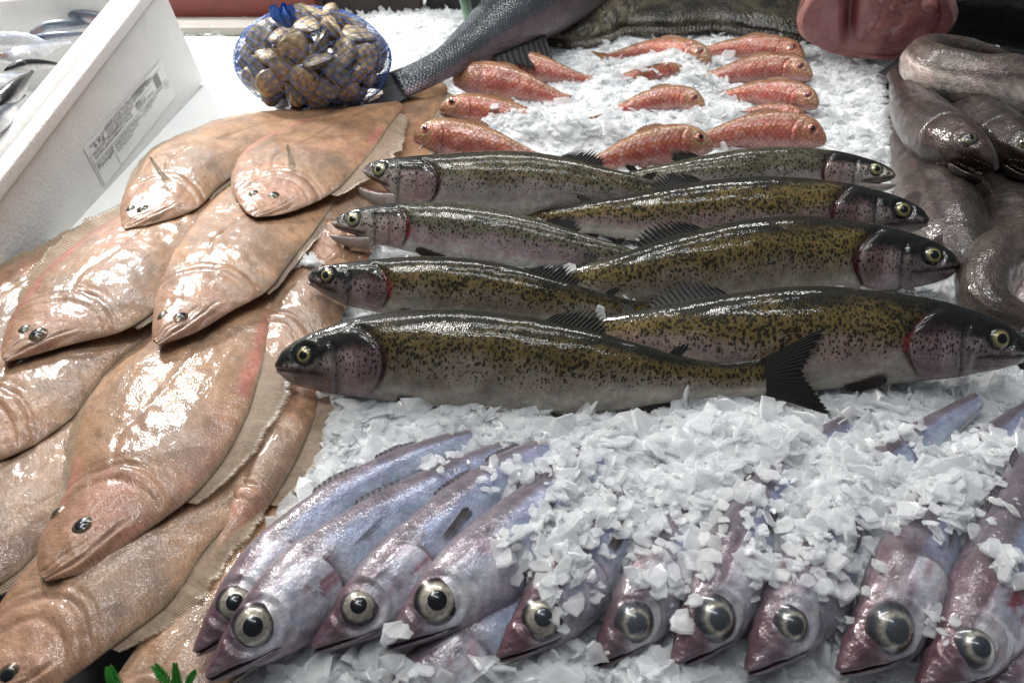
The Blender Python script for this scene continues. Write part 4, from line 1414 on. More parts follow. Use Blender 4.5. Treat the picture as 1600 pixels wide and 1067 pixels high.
# bottom layer first, then the ones that lie over them
flatfish('flatfish at the bottom under the leftmost whiting, head out of frame',
         Zs([(110, 1190), (180, 1060), (260, 950), (330, 860), (400, 800), (450, 770)], .004, -.004),
         Zs([(150, 1230), (330, 1130), (400, 1010), (450, 910), (480, 840), (470, 780)], .004, -.004), .010, seed=21, fin_l=0, tone=(0, .1), mouth=False, fin_range=(.3, .9), red=.3)
flatfish('pinkish flatfish with ribbed fin fringe beside the white ice, below the large trout',
         Zs([(300, 905), (330, 830), (370, 740), (400, 640), (420, 560), (470, 480)], .003, .004),
         Zs([(306, 912), (385, 835), (450, 745), (490, 655), (500, 580), (500, 500)], .003, .004), .011, seed=22, fin_l=0, fin_r=.02, tone=(.05, 0), mouth=False, red=1.0, fin_range=(.2, .95))
flatfish('large flatfish whose eye touches the lower left frame corner',
         Zs([(-30, 1085), (-40, 1020), (10, 930), (80, 850), (180, 770), (300, 700), (400, 690)], .013, .008),
         Zs([(-20, 1100), (60, 1085), (190, 1000), (262, 945), (320, 860), (380, 790), (412, 735)], .013, .008), .014, seed=23, eyes=[(12, 1056, 17, 1)], fin_l=.0, fin_r=.016, tone=(0, .2), red=.2, gill_s=.3)
flatfish('flatfish at the left edge under the big-eyed central one, head off frame',
         Zs([(-190, 900), (-160, 800), (-60, 690), (20, 620), (120, 580), (200, 560)], .014, .010),
         Zs([(-180, 920), (-60, 940), (20, 900), (90, 820), (150, 720), (210, 620)], .014, .010), .013, seed=24, fin_r=.018, fin_l=0, tone=(0, .25), mouth=False, red=.1)
flatfish('flatfish whose gill curve shows at the left frame edge, below the pointed upper head',
         Zs([(-150, 760), (-130, 640), (-40, 560), (60, 515), (160, 485), (260, 470)], .026, .016),
         Zs([(-140, 780), (-40, 735), (45, 700), (110, 655), (170, 580), (250, 510)], .026, .014), .013, seed=25, fin_l=0, fin_r=.010, tone=(.05, 0), mouth=False, red=.2, gill_s=.4)
flatfish('big central flatfish with long snout, blue-black eye and red-flushed right rim',
         Zs([(58, 895), (60, 850), (100, 775), (118, 690), (140, 620), (210, 550), (300, 480), (400, 440)], .026, .013),
         Zs([(72, 908), (125, 896), (205, 846), (320, 757), (380, 665), (406, 585), (420, 520), (440, 450)], .026, .013), .016, seed=26, eyes=[(128, 818, 17, 1), (88, 800, 13, 0)],
         fin_l=.016, fin_r=.022, red=1.0, gill_s=.26, rays=90)
flatfish('tan flatfish behind the trout snouts, tiny red-rimmed eye showing',
         Zs([(455, 400), (450, 370), (470, 320), (520, 270), (580, 220), (640, 190)], .012, .008),
         Zs([(462, 412), (520, 420), (560, 390), (600, 330), (640, 280), (690, 220)], .012, .008), .011, seed=27, eyes=[(487, 374, 10, 1)], fin_l=0, fin_r=0, tone=(.05, 0), red=.3)
flatfish('flatfish squeezed between the central one and the dark trout heads, mostly hidden',
         Zs([(340, 560), (370, 500), (420, 430), (470, 380), (520, 330), (560, 300)], .010, .008),
         Zs([(400, 600), (470, 570), (520, 520), (550, 460), (580, 400), (600, 340)], .010, .008), .010, seed=28, fin_l=0, fin_r=.0, tone=(0, .1), mouth=False, red=.2)
flatfish('flatfish with pointed head at the left, upturned jaw near the frame edge',
         Zs([(2, 558), (4, 535), (36, 466), (75, 418), (130, 372), (200, 330), (290, 290), (360, 270)], .036, .022),
         Zs([(8, 566), (45, 557), (112, 538), (190, 518), (250, 480), (290, 420), (330, 350), (370, 290)], .036, .022), .015, seed=29, eyes=[(58, 522, 14, 1), (38, 514, 11, 0)],
         fin_l=.022, fin_r=.010, red=.9, gill_s=.27)
flatfish('flatfish wedged between the foam box and the pointed-headed one',
         Zs([(-130, 560), (-110, 490), (-20, 434), (60, 394), (130, 357), (220, 318)], .026, .018),
         Zs([(-120, 660), (-40, 630), (20, 570), (80, 490), (150, 420), (230, 350)], .022, .016), .010, seed=34, fin_l=.014, fin_r=0, mouth=False, red=.6)
flatfish('smooth pale flatfish in the middle, snout resting on the big central one',
         Zs([(237, 530), (238, 505), (248, 440), (275, 385), (310, 335), (360, 290), (440, 230), (500, 200)], .034, .020),
         Zs([(248, 540), (300, 522), (366, 484), (410, 460), (455, 408), (492, 360), (530, 300), (540, 240)], .034, .020), .014, seed=30, eyes=[(283, 493, 12, 1), (254, 492, 10, 0)],
         fin_l=.010, fin_r=.006, tone=(.12, 0), red=.3, gill_s=.27)
flatfish('flatfish beneath the clam bag reaching back to the dark bass tail',
         Zs([(330, 330), (345, 270), (400, 200), (480, 175), (560, 155), (640, 135), (690, 128)], .014, .010),
         Zs([(345, 335), (440, 320), (540, 290), (610, 255), (650, 220), (680, 180), (700, 140)], .014, .010), .014, seed=31, fin_l=.006, fin_r=.024, tone=(.02, 0), mouth=False, red=.5, fin_range=(.1, .98))
flatfish('flatfish next to the printed foam box wall, white fin spike upright',
         Zs([(189, 350), (188, 325), (214, 268), (245, 232), (300, 206), (380, 180), (470, 170), (540, 165)], .036, .022),
         Zs([(196, 358), (240, 350), (300, 330), (345, 290), (400, 255), (470, 225), (530, 205), (560, 180)], .036, .022), .014, seed=32, eyes=[(222, 326, 10, 1), (204, 325, 8, 0)],
         fin_l=.012, fin_r=.006, tone=(.05, 0), red=.4, gill_s=.27, pect=((263, 286), (233, 248), .046, .060))
flatfish('pink-cheeked flatfish beside the rearmost trout head, small white spike fin',
         Zs([(384, 332), (366, 305), (364, 272), (378, 240), (430, 205), (500, 180), (570, 165), (620, 160)], .040, .024),
         Zs([(400, 340), (440, 335), (480, 322), (525, 298), (560, 262), (590, 225), (610, 195), (630, 170)], .040, .024), .014, seed=33, eyes=[(428, 305, 10, 1), (396, 302, 9, 0)],
         fin_l=.006, fin_r=.022, tone=(.08, 0), red=1.0, gill_s=.26, pect=((458, 262), (449, 228), .050, .062))

# ------------------------------------------------------------------ big fish at the back
def bass():
    f = Fish([(960, -110, .07), (880, -35, .07), (800, 25, .062), (740, 68, .05), (690, 102, .042), (640, 126, .036), (622, 133, .034)], -1, 32, 'bass', ds=1.0)
    f.L *= 1.0
    f.kt *= 0.84
    f.kb *= 0.84
    root = empty('dark_bass', f.C[120] * np.array([1, 1, 0]))
    tag(root, 'big dark blue-grey scaly fish, tail pointing down left beside the clam bag', 'fish')

    def col(S, PH, Y):
        sn = np.sin(PH)
        nz = fbm(np.stack([S * 12, PH * 2, 0 * S], -1), 5) - 0.5
        c = mixc((0.22, 0.17, 0.19), (0.075, 0.085, 0.10), sstep(-.75, -.45, sn + .2 * nz))
        c = mixc(c, (0.035, 0.042, 0.052), sstep(-.1, .25, sn + .3 * nz))
        c = mixc(c, (0.14, 0.16, 0.18), sstep(.45, .85, sn + .2 * nz))
        return np.concatenate([c, np.ones(S.shape + (1,))], -1)

    build_body(f, root, M['bass'], col, nh=40, nb=110, k=64)
    tail_fin(f, root, (0.05, 0.06, 0.075), (0.025, 0.03, 0.04), 0.13, 0.05, 0.75, seed=5, rays=16)
    edge_fin(f, root, 'anal_fin', .66, .8, [.05, .055, .03, .02], .9, (.05, .05, .06), (.03, .03, .035), upper=False, rays=10)


bass()


def turbot(label, left, right, thick, seed, tone):
    f = Flat(left, right, thick)
    FISH_N[0] += 1
    f.seed = FISH_N[0]
    f.ew = 0.7
    f.wid = lambda s: 1.4 * thick * curve1([0, .1, .3, .6, .9, 1], [.5, .8, 1, 1, .8, .5], s)
    f.disp = lambda s, q, phi: 0.03 * (fbm(np.stack([s * 6, q * 3, 0 * s + seed], -1), seed) - .5) + 0.004 * (fbm(np.stack([s * 40, q * 20, 0 * s], -1), seed) - .5)
    root = empty('turbot', f.C[120] * np.array([1, 1, 0]))
    tag(root, label, 'turbot')
    s = np.linspace(0, 1, 110)
    ph = np.r_[np.linspace(-PI / 2, PI / 2, 70), np.linspace(PI / 2, 1.5 * PI, 14)[1:-1]]
    k = len(ph)
    S, PH = np.meshgrid(s, ph, indexing='ij')
    V = f.pos(S, PH)
    n = fbm(np.stack([S * 14, PH * 4, 0 * S], -1), seed) - .5
    c = mixc(np.array([0.022, 0.02, 0.014]) * tone, np.array([0.10, 0.085, 0.055]) * tone, sstep(-.15, .15, n))
    n_b = fbm(np.stack([S * 50, PH * 14, 0 * S], -1), seed + 5) - .5
    c = mixc(c, np.array([0.015, 0.013, 0.009]), sstep(.02, .2, n_b) * .8)
    c = np.concatenate([c, np.ones(S.shape + (1,))], -1)
    F = gridf(len(s), k, True)
    j = np.arange(k)
    m = len(s)
    Vf = np.concatenate([V.reshape(-1, 3), V[0].mean(0)[None], V[-1].mean(0)[None]])
    cf = np.concatenate([c.reshape(-1, 4), c[0, :2].mean(0)[None], c[-1, :2].mean(0)[None]])
    tex = f.texco(S, PH).reshape(-1, 3)
    tex = np.concatenate([tex, tex[:1], tex[-1:]])
    mobj('body', Vf, [F, np.stack([np.full(k, m * k), (j + 1) % k, j], 1), np.stack([np.full(k, m * k + 1), (m - 1) * k + j, (m - 1) * k + (j + 1) % k], 1)],
         M['turbot'], root, dict(col=cf, tex=tex))
    note_solid(Vf, F)
    ss = np.linspace(.04, .97, 30)
    b_ = f.pos(ss, np.full(30, -PI / 2 * .97))
    out = -norm(f.fr(f.D, ss))
    wv = 0.016 * (0.5 + fbm(np.stack([ss * 14, 0 * ss, 0 * ss], -1), seed))
    tp = b_ + out * wv[:, None] - ZV * .008
    build_fin(root, 'anal_fin', b_ - out * .006, tp, 46, np.repeat(ZV[None], 30, 0), np.array((0.06, 0.054, 0.036)) * tone, np.array((0.08, 0.07, 0.05)) * tone, jag=.3, ridge=.001, nl=5, seed=seed, mat=M['turbot'])


turbot('mottled brown rough-skinned turbot lying behind the red mullets, right-hand one',
       Zs([(960, -60), (1040, -90), (1140, -100), (1240, -80), (1330, -40)], .034, .034),
       Zs([(962, 42), (1040, 46), (1120, 42), (1200, 50), (1290, 62)], .010, .010), .020, 41, .8)
turbot('glinting brown turbot edge behind the left mullets, beside the dark bass',
       Zs([(800, 20), (840, -40), (900, -70), (960, -60), (1020, -30)], .036, .036),
       Zs([(826, 68), (858, 62), (900, 66), (945, 56), (1000, 34)], .010, .010), .019, 42, 1.5)


# cut fish trunk
def cut_trunk():
    root = empty('cut_fish_trunk', P(1370, 70, 0))
    tag(root, 'thick fish trunk with round pink cut face towards the viewer', 'fish')
    c0 = P(1372, 30, .075)
    ax = norm(np.array([0.12, 0.86, 0.30]))      # runs away from the cut
    e1 = norm(np.cross(ax, ZV))
    e2 = np.cross(e1, ax)
    e1 = e1 if e1[0] > 0 else -e1
    th = np.linspace(0, 2 * PI, 73)[:-1]
    R1, R2 = .092, .072
    rr = lambda t: 1 + 0.05 * np.cos(2 * t + .6) + 0.035 * np.cos(3 * t + 2) + .015 * np.cos(7 * t)
    q = np.linspace(0, 1, 40)
    Q, TH = np.meshgrid(q, th, indexing='ij')
    x = Q * np.cos(TH) * R1 * rr(TH)
    y = Q * np.sin(TH) * R2 * rr(TH)
    cav = gauss(x + .038 + .25 * (y - .02), .006) * sstep(-.06, -.0, y)
    lump = gauss(np.hypot(x - .058, y - .028), .014)
    rimd = gauss(Q - .80 + .04 * np.cos(3 * TH), .02) * sstep(-.2, .6, np.cos(TH + .2))
    h = -.018 * cav + .007 * lump - .003 * gauss(np.hypot(x - .058, y - .028) - .017, .002) - .003 * rimd - .02 * np.clip(Q - .93, 0, 1) / .07 * .5
    nz = fbm(np.stack([x * 40, y * 40, 0 * x], -1), 3)
    fib = fbm(np.stack([x * 160, y * 22, 0 * x], -1), 13)
    seam = np.abs(fbm(np.stack([x * 18, y * 18, 0 * x + 2], -1), 21) - .5)
    h = h + .006 * (nz - .5) + .0015 * (fib - .5) - .003 * (1 - sstep(0, .02, seam))
    V = c0 + x[..., None] * e1 + y[..., None] * e2 - h[..., None] * ax
    c = mixc((0.48, 0.23, 0.21), (0.38, 0.15, 0.15), sstep(.35, .65, nz))
    c = c * (.8 + .45 * fib)[..., None]
    c = mixc(c, (0.55, 0.36, 0.33), (1 - sstep(0, .018, seam)) * .6)
    c = mixc(c, (0.11, 0.015, 0.02), np.clip(cav * 1.2, 0, 1))
    c = mixc(c, (0.6, 0.34, 0.30), sstep(.9, 1, Q) * .6)
    c = mixc(c, (0.27, 0.05, 0.05), rimd * .7)
    c = mixc(c, (0.32, 0.09, 0.10), gauss(x + .06, .02) * .5)
    c = np.concatenate([c, np.ones(Q.shape + (1,))], -1)
    tex = np.stack([x, y, 0 * x], -1)
    mobj('cut_face', V.reshape(-1, 3), [gridf(40, 72, True)], M['flesh'], root, dict(col=c.reshape(-1, 4), tex=tex.reshape(-1, 3)))
    a = np.linspace(0, 1, 30)
    A, TH = np.meshgrid(a, th, indexing='ij')
    g = 1 - .12 * A + .0 * A
    V = c0 + (np.cos(TH) * R1 * rr(TH) * g)[..., None] * e1 + (np.sin(TH) * R2 * rr(TH) * g)[..., None] * e2 + (A * .34 + .009)[..., None] * ax
    n = fbm(np.stack([A * 12, TH * 3, 0 * A], -1), 8) - .5
    c = mixc((0.02, 0.018, 0.018), (0.05, 0.045, 0.04), sstep(-.1, .1, n))
    c = mixc(c, (0.45, 0.2, 0.18), (1 - sstep(0, .05, A)))
    c = np.concatenate([c, np.ones(A.shape + (1,))], -1)
    tex = np.stack([A * .3, TH * .08, 0 * A], -1)
    mobj('skin', V.reshape(-1, 3), [gridf(30, 72, True)], M['hake'], root, dict(col=c.reshape(-1, 4), tex=tex.reshape(-1, 3)))
    note_solid(V.reshape(-1, 3), gridf(30, 72, True))


cut_trunk()


# ------------------------------------------------------------------ hake on the right
def hake(label, spine, side, roll=45, ds=1.0, ws=1.0, seed=1, L=None, head=True, open_=0.0, light=1.0, belly=0.0, tail=True, flip=False, teeth=False, eye_r=.026, name='hake'):
    f = Fish(spine, side, roll, 'hake', ds, ws)
    HS = (L or f.L) / f.L
    f.k = np.array(f.k) * HS
    f.kt, f.kb, f.kw = f.kt * HS, f.kb * HS, f.kw * HS
    if f.k[-1] < 1:
        f.k[-1] = 1.0
    if open_ > 0:
        f.kb = f.kb * (1 - open_ * 0.65 * (1 - sstep(0.06 * HS, 0.12 * HS, f.k)))
    root = empty(name, f.C[120] * np.array([1, 1, 0]))
    tag(root, label, 'hake', 'hake heaped on the right of the counter')

    def disp(s, y, phi):
        s, y = s / HS, y / HS
        up = np.abs(np.cos(phi))
        rr = np.hypot(s - 0.09, y - 0.014)
        d = 0.004 * gauss(rr - 0.034, 0.006) * up
        d = d - (0.006 if head else 0.0) * gauss(s - (0.24 - 3.0 * (y + .01)**2), 0.008) * sstep(-.9, -.5, np.sin(phi)) * (1 - sstep(.5, .9, np.sin(phi)))
        d = d - 0.004 * gauss(y + 0.01 + 0.3 * s, 0.003) * (1 - sstep(.1, .12, s)) * up
        d = d + 0.010 * (fbm(np.stack([s * 14, y * 34, phi * 0 + seed], -1), seed * 5) - 0.5)
        d = d + 0.008 * (np.abs(fbm(np.stack([s * 8, np.sin(phi) * 3.2, np.cos(phi) * 3.2 + seed], -1), seed * 7) - 0.5) - .1)
        return d * HS * (1 if head else sstep(.0, .2, s))

    f.disp = disp

    def col(S, PH, Y):
        s, Y = S / HS, Y / HS
        sn = np.sin(PH)
        nz = fbm(np.stack([s * 10, PH * 2, 0 * S + seed], -1), seed) - 0.5
        c = mixc((0.18, 0.165, 0.16), (0.088, 0.076, 0.074), sstep(-.65, -.15, sn + .3 * nz))
        c = mixc(c, (0.36, 0.34, 0.33), belly * (1 - sstep(-.25, .0, sn + .15 * nz)))
        c = mixc(c, (0.052, 0.044, 0.040), sstep(.25, .7, sn + .4 * nz))
        n6 = fbm(np.stack([s * 30, PH * 6, 0 * S + seed], -1), seed + 3) - .5
        c = mixc(c, c * np.array([1.9, 1.65, 1.6]), sstep(.05, .25, n6) * .4)
        c = mixc(c, c * .55, sstep(.05, .25, -n6) * .4)
        c = mixc(c, (0.03, 0.024, 0.024), gauss(sn - .1 - .15 * nz, .035) * .6)
        hd = (1 - sstep(.18, .26, s)) if head else 0 * s
        hc = mixc((0.062, 0.050, 0.048), (0.10, 0.068, 0.062), sstep(-.1, .25, nz))
        c = mixc(c, hc, hd)
        c = c * light * .85 * np.array([1.1, 1.0, 0.92])
        return np.concatenate([c, np.ones(S.shape + (1,))], -1)

    build_body(f, root, M['hake'], col, nh=56, nb=80, k=60, head=.28)
    if head:
        rings = [(0, (.2, .19, .13)), (.5, (.22, .20, .12)), (.7, (.10, .09, .06)), (.85, (.025, .02, .02)), (1, (.10, .08, .08))]
        build_eye(f, root, .09 * HS, .014 * HS, eye_r * HS, rings, (.006, .007, .008), bulge=.4, pr=.5)
        jt = (.0, -.012 - .05 * open_)
        build_jaw(f, root, M['hake'], col, (.12 * HS, -.05 * ds * HS), (jt[0] * HS, jt[1] * HS), .048 * ws * HS, .026 * ws * HS, .018 * HS, drop=open_, bend=-.01 * HS)
        build_patch(f, root, 'gill_cover', M['hake'], .15 * HS, lambda y: HS * .24 - 3.0 / HS * (y + .01 * HS)**2, -1.1, .7, .005 * HS, lambda S, PH, Y: col(np.minimum(S, .2 * HS), PH, Y), na=14, nb=18)
        if teeth:
            for upper in (True, False):
                for t in range(11):
                    ss = (.006 + .0085 * t + .003 * float(_hash(np.array(t), np.array(seed), np.array(5), 3))) * HS
                    if upper:
                        b_ = f.loc(np.array(ss), np.array(-f.bot(np.array(ss)) * .75), np.array(f.wid(np.array(ss)) * .62))
                        d = f.fr(f.D, np.array(ss)) * -(.004 + .005 * _hash(np.array(t), np.array(seed), np.array(1), 3)) * HS * f.L
                    else:
                        yy = (jt[1] + (-.05 * ds - jt[1]) * (ss / (.12 * HS)) + .006) * HS * f.L
                        b_ = f.loc(np.array(ss), np.array(yy), np.array(.026 * HS * f.L))
                        d = f.fr(f.D, np.array(ss)) * (.004 + .006 * _hash(np.array(t), np.array(seed), np.array(2), 3)) * HS * f.L
                    tt = f.fr(f.T, np.array(ss)) * .0009 * HS * f.L
                    nn = f.fr(f.N, np.array(ss)) * .0009 * HS * f.L
                    V = np.array([b_ - tt, b_ + nn, b_ + tt, b_ - nn, b_ + d])
                    mobj('tooth', V, [np.array([[0, 1, 4], [1, 2, 4], [2, 3, 4], [3, 0, 4]])], M['tooth'], root, smooth=False)
    if tail:
        tail_fin(f, root, (.06, .05, .05), (.035, .03, .03), .10, .05, .15, seed=seed, rays=12)
    if light < 1.3:
        edge_fin(f, root, 'dorsal_fin', .36, .8, [.008, .011, .010, .011, .006], 2.0, (.06, .05, .05), (.04, .034, .034), rays=24, seed=seed, lean=-.8)
    return f


M['tooth'] = plain_material('tooth', (.40, .36, .30), .25, .1, 100)
hake('hake body curving under the toothy head, pointed tail at the ice edge',
     [(1535, 445, .0), (1490, 385, .002), (1455, 310, .004), (1425, 240, .004), (1400, 185, .002), (1385, 150, .0)], -1, 40, ds=1.45, ws=1.15, seed=51, head=False, L=.40, light=1.0)
hake('grey-pink gutted hake body below the second dark head at right',
     [(1640, 470, .0), (1600, 400, .0), (1570, 340, .0), (1535, 270, .0), (1515, 220, 0)], -1, 40, ds=1.5, ws=1.1, seed=52, head=False, L=.36, light=.8, tail=False)
hake('hake with gaping toothed mouth pointing down right, ring-eyed',
     [(1556, 262, .052), (1520, 240, .054), (1475, 212, .050), (1435, 180, .042), (1410, 140, .034), (1394, 112, .028)], -1, 48, ds=1.3, ws=1.25, seed=53, open_=.8, teeth=True, L=.30, light=.85, eye_r=.028)
hake('dark hake head at the right frame edge beside the toothed one',
     [(1640, 268, .044), (1600, 240, .046), (1555, 208, .042), (1520, 180, .036), (1490, 150, .03)], -1, 48, ds=1.3, ws=1.25, seed=54, open_=.7, teeth=True, L=.30, light=.6, tail=False)
hake('silver hake bent into a ring at the upper right, pale belly',
     [(1700, 118, .06), (1600, 128, .066), (1520, 122, .066), (1455, 106, .066), (1438, 88, .066), (1470, 76, .064), (1540, 84, .06), (1610, 104, .054), (1690, 130, .05)],
     -1, [58, 58, 60, 62, 60, 58, 58, 58, 58], ds=1.0, ws=.95, seed=55, head=False, L=.40, light=1.75, belly=1.0, tail=False)
hake('hake coiled at the right edge above the largest trout snout, pink gut inside',
     [(1700, 372, .03), (1640, 372, .032), (1585, 388, .034), (1550, 415, .034), (1538, 448, .03), (1548, 485, .024), (1590, 510, .018)],
     -1, 55, ds=1.05, ws=1.0, seed=56, head=False, L=.34, light=1.5, belly=.3, tail=False)
# pink gut beside the coil
hake('black smooth fish back behind the bent hake at the top right',
     [(1780, 10, .05), (1680, 20, .05), (1580, 22, .05), (1500, 22, .045), (1440, 30, .03)], 1, 60, ds=2.3, ws=1.6, seed=57, head=False, L=.36, light=.22, tail=False)


def gut():
    c = P(1592, 468, .012)
    th = np.linspace(0, 2 * PI, 41)[:-1]
    q = np.linspace(0, 1, 20)
    Q, TH = np.meshgrid(q, th, indexing='ij')
    x, y = Q * np.cos(TH) * .036, Q * np.sin(TH) * .034
    n = fbm(np.stack([x * 60, y * 60, 0 * x], -1), 2)
    V = np.stack([c[0] + x, c[1] + y, .004 + .022 * (1 - Q**2) * (0.5 + n)], -1)
    cc = mixc((.55, .30, .28), (.62, .5, .48), sstep(.4, .6, n))
    cc = mixc(cc, (.45, .12, .10), sstep(.55, .75, fbm(np.stack([x * 45, y * 45, 0 * x + 4], -1), 7)))
    cc = np.concatenate([cc, np.ones(Q.shape + (1,))], -1)
    o = mobj('fish_roe', V.reshape(-1, 3), [gridf(20, 40, True)], M['flesh'], None, dict(col=cc.reshape(-1, 4), tex=np.stack([x, y, 0 * x], -1).reshape(-1, 3)))
    tag(o, 'pink and white soft gut lump inside the coiled hake', 'gut')


gut()

# ------------------------------------------------------------------ foam box with its fish
M['foam'] = None


def foam_material():
    b = NT('foam')
    tc = b.new('ShaderNodeTexCoord').outputs['Object']
    v = b.voro(tc, 260, 'F1', 1.0, '3D')
    n = b.noise(tc, 30, 4)
    col = b.mix(1.0, (0.80, 0.79, 0.77), b.ramp(n.outputs[0], [(0.3, .95), (.7, 1.04)]), 'MULTIPLY')
    b.set(Base_Color=col, Roughness=.55, Normal=b.bump(v.outputs['Distance'], .35, .0012), Subsurface_Weight=.1, Subsurface_Scale=.01)
    return b.m


M['foam'] = foam_material()
# the box leans a little: its near end sits lower than the far corner that stands on the board
bA = P(320, 126, 0.0)
Wd = norm(np.array([-.052, -.987, -.151]))       # along the printed wall, towards the viewer
_r = norm(np.array([1.0, 0, 0]) * (246 - 800) / FPX + UPV * (533.5 + 41) / FPX + FWD)
bB = np.array([0, 0, CAM_H]) + _r * (((bA - np.array([0, 0, CAM_H])) @ Wd) / (_r @ Wd))
lean = bB - bA                                   # the far corner edge from foot to rim
UPB = norm(lean)
HB = float(np.linalg.norm(lean))
Nout = norm(np.cross(UPB, Wd))
if Nout[0] < 0:
    Nout = -Nout
LB, WB, TH_ = 0.62, 0.36, 0.030
TH_ = 0.036


def foam_box():
    root = empty('foam_box', bA)
    tag(root, 'white foam fish box with printed label, full of silver fish', 'box')

    def slab(name, corners_bottom, corners_top, mat=None):
        """solid between a bottom quad and a top quad (world), bevelled"""
        import bmesh
        bm = bmesh.new()
        vs = [bm.verts.new(Vector((np.array(c) - bA).tolist())) for c in list(corners_bottom) + list(corners_top)]
        for fc in ((3, 2, 1, 0), (4, 5, 6, 7), (0, 1, 5, 4), (1, 2, 6, 5), (2, 3, 7, 6), (3, 0, 4, 7)):
            bm.faces.new([vs[i] for i in fc])
        bmesh.ops.recalc_face_normals(bm, faces=bm.faces[:])
        bmesh.ops.bevel(bm, geom=bm.edges[:], offset=.004, segments=3, affect='EDGES', profile=.6)
        me = bpy.data.meshes.new(name)
        bm.to_mesh(me)
        bm.free()
        for p in me.polygons:
            p.use_smooth = False
        me.materials.append(mat or M['foam'])
        o = bpy.data.objects.new(name, me)
        o.parent = root
        COL.objects.link(o)
        return o

    lv = lean.copy()
    Tk = TH_
    # printed long wall
    b0, b1 = bA, bA + Wd * LB
    inn = -Nout * Tk
    up = lv * (1 - .014 / HB)
    slab('side_wall', [b0, b1, b1 + inn, b0 + inn], [b0 + up, b1 + up, b1 + up + inn, b0 + up + inn])
    # stepped rim: outer lip and inner lip with a groove between
    t0 = lv * (1 - .014 / HB) + UPB * .0005
    for nm, a0, a1, hh in (('rim_lip', -.004, .36 * Tk, .014), ('rim_groove', .36 * Tk + .0006, .62 * Tk, .007), ('rim_lip', .62 * Tk + .0006, Tk + .002, .012)):
        o0, o1 = -Nout * a0, -Nout * a1
        q = [b0 + t0 + o0, b1 + t0 + o0, b1 + t0 + o1, b0 + t0 + o1]
        slab(nm, q, [p + UPB * hh for p in q])
    # far end wall, opposite long wall, near end wall, floor
    e0 = b0 - Nout * (Tk + .001)
    e1 = b0 - Nout * WB
    slab('end_wall', [e0, e0 + Wd * Tk, e1 + Wd * Tk, e1], [p + lv * 1.0 for p in (e0, e0 + Wd * Tk, e1 + Wd * Tk, e1)])
    g0, g1 = e0 + Wd * (LB - Tk), e1 + Wd * (LB - Tk)
    slab('end_wall', [g0, g0 + Wd * Tk, g1 + Wd * Tk, g1], [p + lv for p in (g0, g0 + Wd * Tk, g1 + Wd * Tk, g1)])
    h0 = e1 - Nout * .001
    slab('side_wall', [h0, h0 + Wd * LB, h0 + Wd * LB - Nout * Tk, h0 - Nout * Tk], [p + lv for p in (h0, h0 + Wd * LB, h0 + Wd * LB - Nout * Tk, h0 - Nout * Tk)])
    i0, i1 = e0 + Wd * (Tk + .001), e1 + Wd * (Tk + .001)
    j0, j1 = e0 + Wd * (LB - Tk - .001), e1 + Wd * (LB - Tk - .001)
    up2 = UPB * .02
    slab('floor', [i0, j0, j1, i1], [p + up2 for p in (i0, j0, j1, i1)])

    # printed label: a thin film on the wall and the ink on it
    up_w = norm(lv)
    along = -Wd                                   # reading direction runs away from the viewer
    wn = norm(np.cross(along, up_w))
    if wn @ Nout < 0:
        wn = -wn

    def wall_at(u, v):
        d = np.array([1.0, 0, 0]) * (u - 800) / FPX + UPV * (533.5 - v) / FPX + FWD
        o = np.array([0, 0, CAM_H])
        t = ((bA - o) @ wn) / (d @ wn)
        p = o + d * t
        return np.array([(p - bA) @ along, (p - bA) @ up_w])

    o2 = wall_at(131, 232)          # top left corner of the label
    o3 = wall_at(250, 97)           # top right corner
    ang = math.atan2(o3[1] - o2[1], o3[0] - o2[0])
    ca, sa = math.cos(ang), math.sin(ang)
    LW = float(np.hypot(*(o3 - o2)))
    LH = LW * 0.44
    ex = along * ca + up_w * sa
    ey = -along * sa + up_w * ca
    org = bA + along * o2[0] + up_w * o2[1]

    def at(x, y, lift):
        return org + ex * x * LW - ey * y * LW * .5 + wn * lift

    M['film'] = plain_material('label_film', (.76, .75, .735), .4, .03, 50, coat=.3)
    M['ink'] = plain_material('label_ink', (.03, .03, .032), .5, .2, 200)

    def quad(name, x0, y0, x1, y1, lift, mat):
        V = np.array([at(x0, y1, lift), at(x1, y1, lift), at(x1, y0, lift), at(x0, y0, lift),
                      at(x0, y1, lift - .0003), at(x1, y1, lift - .0003), at(x1, y0, lift - .0003), at(x0, y0, lift - .0003)])
        return mobj(name, V, [np.array([[0, 1, 2, 3], [4, 7, 6, 5], [0, 4, 5, 1], [1, 5, 6, 2], [2, 6, 7, 3], [3, 7, 4, 0]])], mat, root, smooth=False)

    film = quad('printed_label', -.01, -.01, 1.0, .44, .0010, M['film'])
    lines, vl = [], []

    def rule(x0, y0, x1, y1):
        lines.append((x0, y0, x1, y1))

    t = .003
    rule(.22, .0, .22 + t, .105)
    rule(0, .105, .80, .105 + t)
    rule(.0, .20, .62, .20 + t)
    rule(.0, .105, t, .44)
    rule(.20, .20, .20 + t, .44)
    rule(.58, -.0, .58 + t, .10)
    rule(.58, .045, .96, .045 + t)
    rule(.60, .20, .60 + t, .30)
    rule(.78, .19, .98, .19 + t)
    V, F = [], []
    for (x0, y0, x1, y1) in lines:
        k = len(V)
        V += [at(x0, y1, .0014), at(x1, y1, .0014), at(x1, y0, .0014), at(x0, y0, .0014)]
        F.append([k, k + 1, k + 2, k + 3])
    # grey patch beside the small print
    ko = mobj('label_ruling', V, [np.array(F)], M['ink'], None, smooth=False)
    fl = np.array(root.location)
    ko.parent = film
    ko.location = (-fl).tolist()
    # code patch left plain: a flat grey block
    M['patch'] = plain_material('label_patch', (.22, .21, .21), .5, .35, 900)
    V = [at(.84, .185, .0014), at(.91, .185, .0014), at(.91, .055, .0014), at(.84, .055, .0014)]
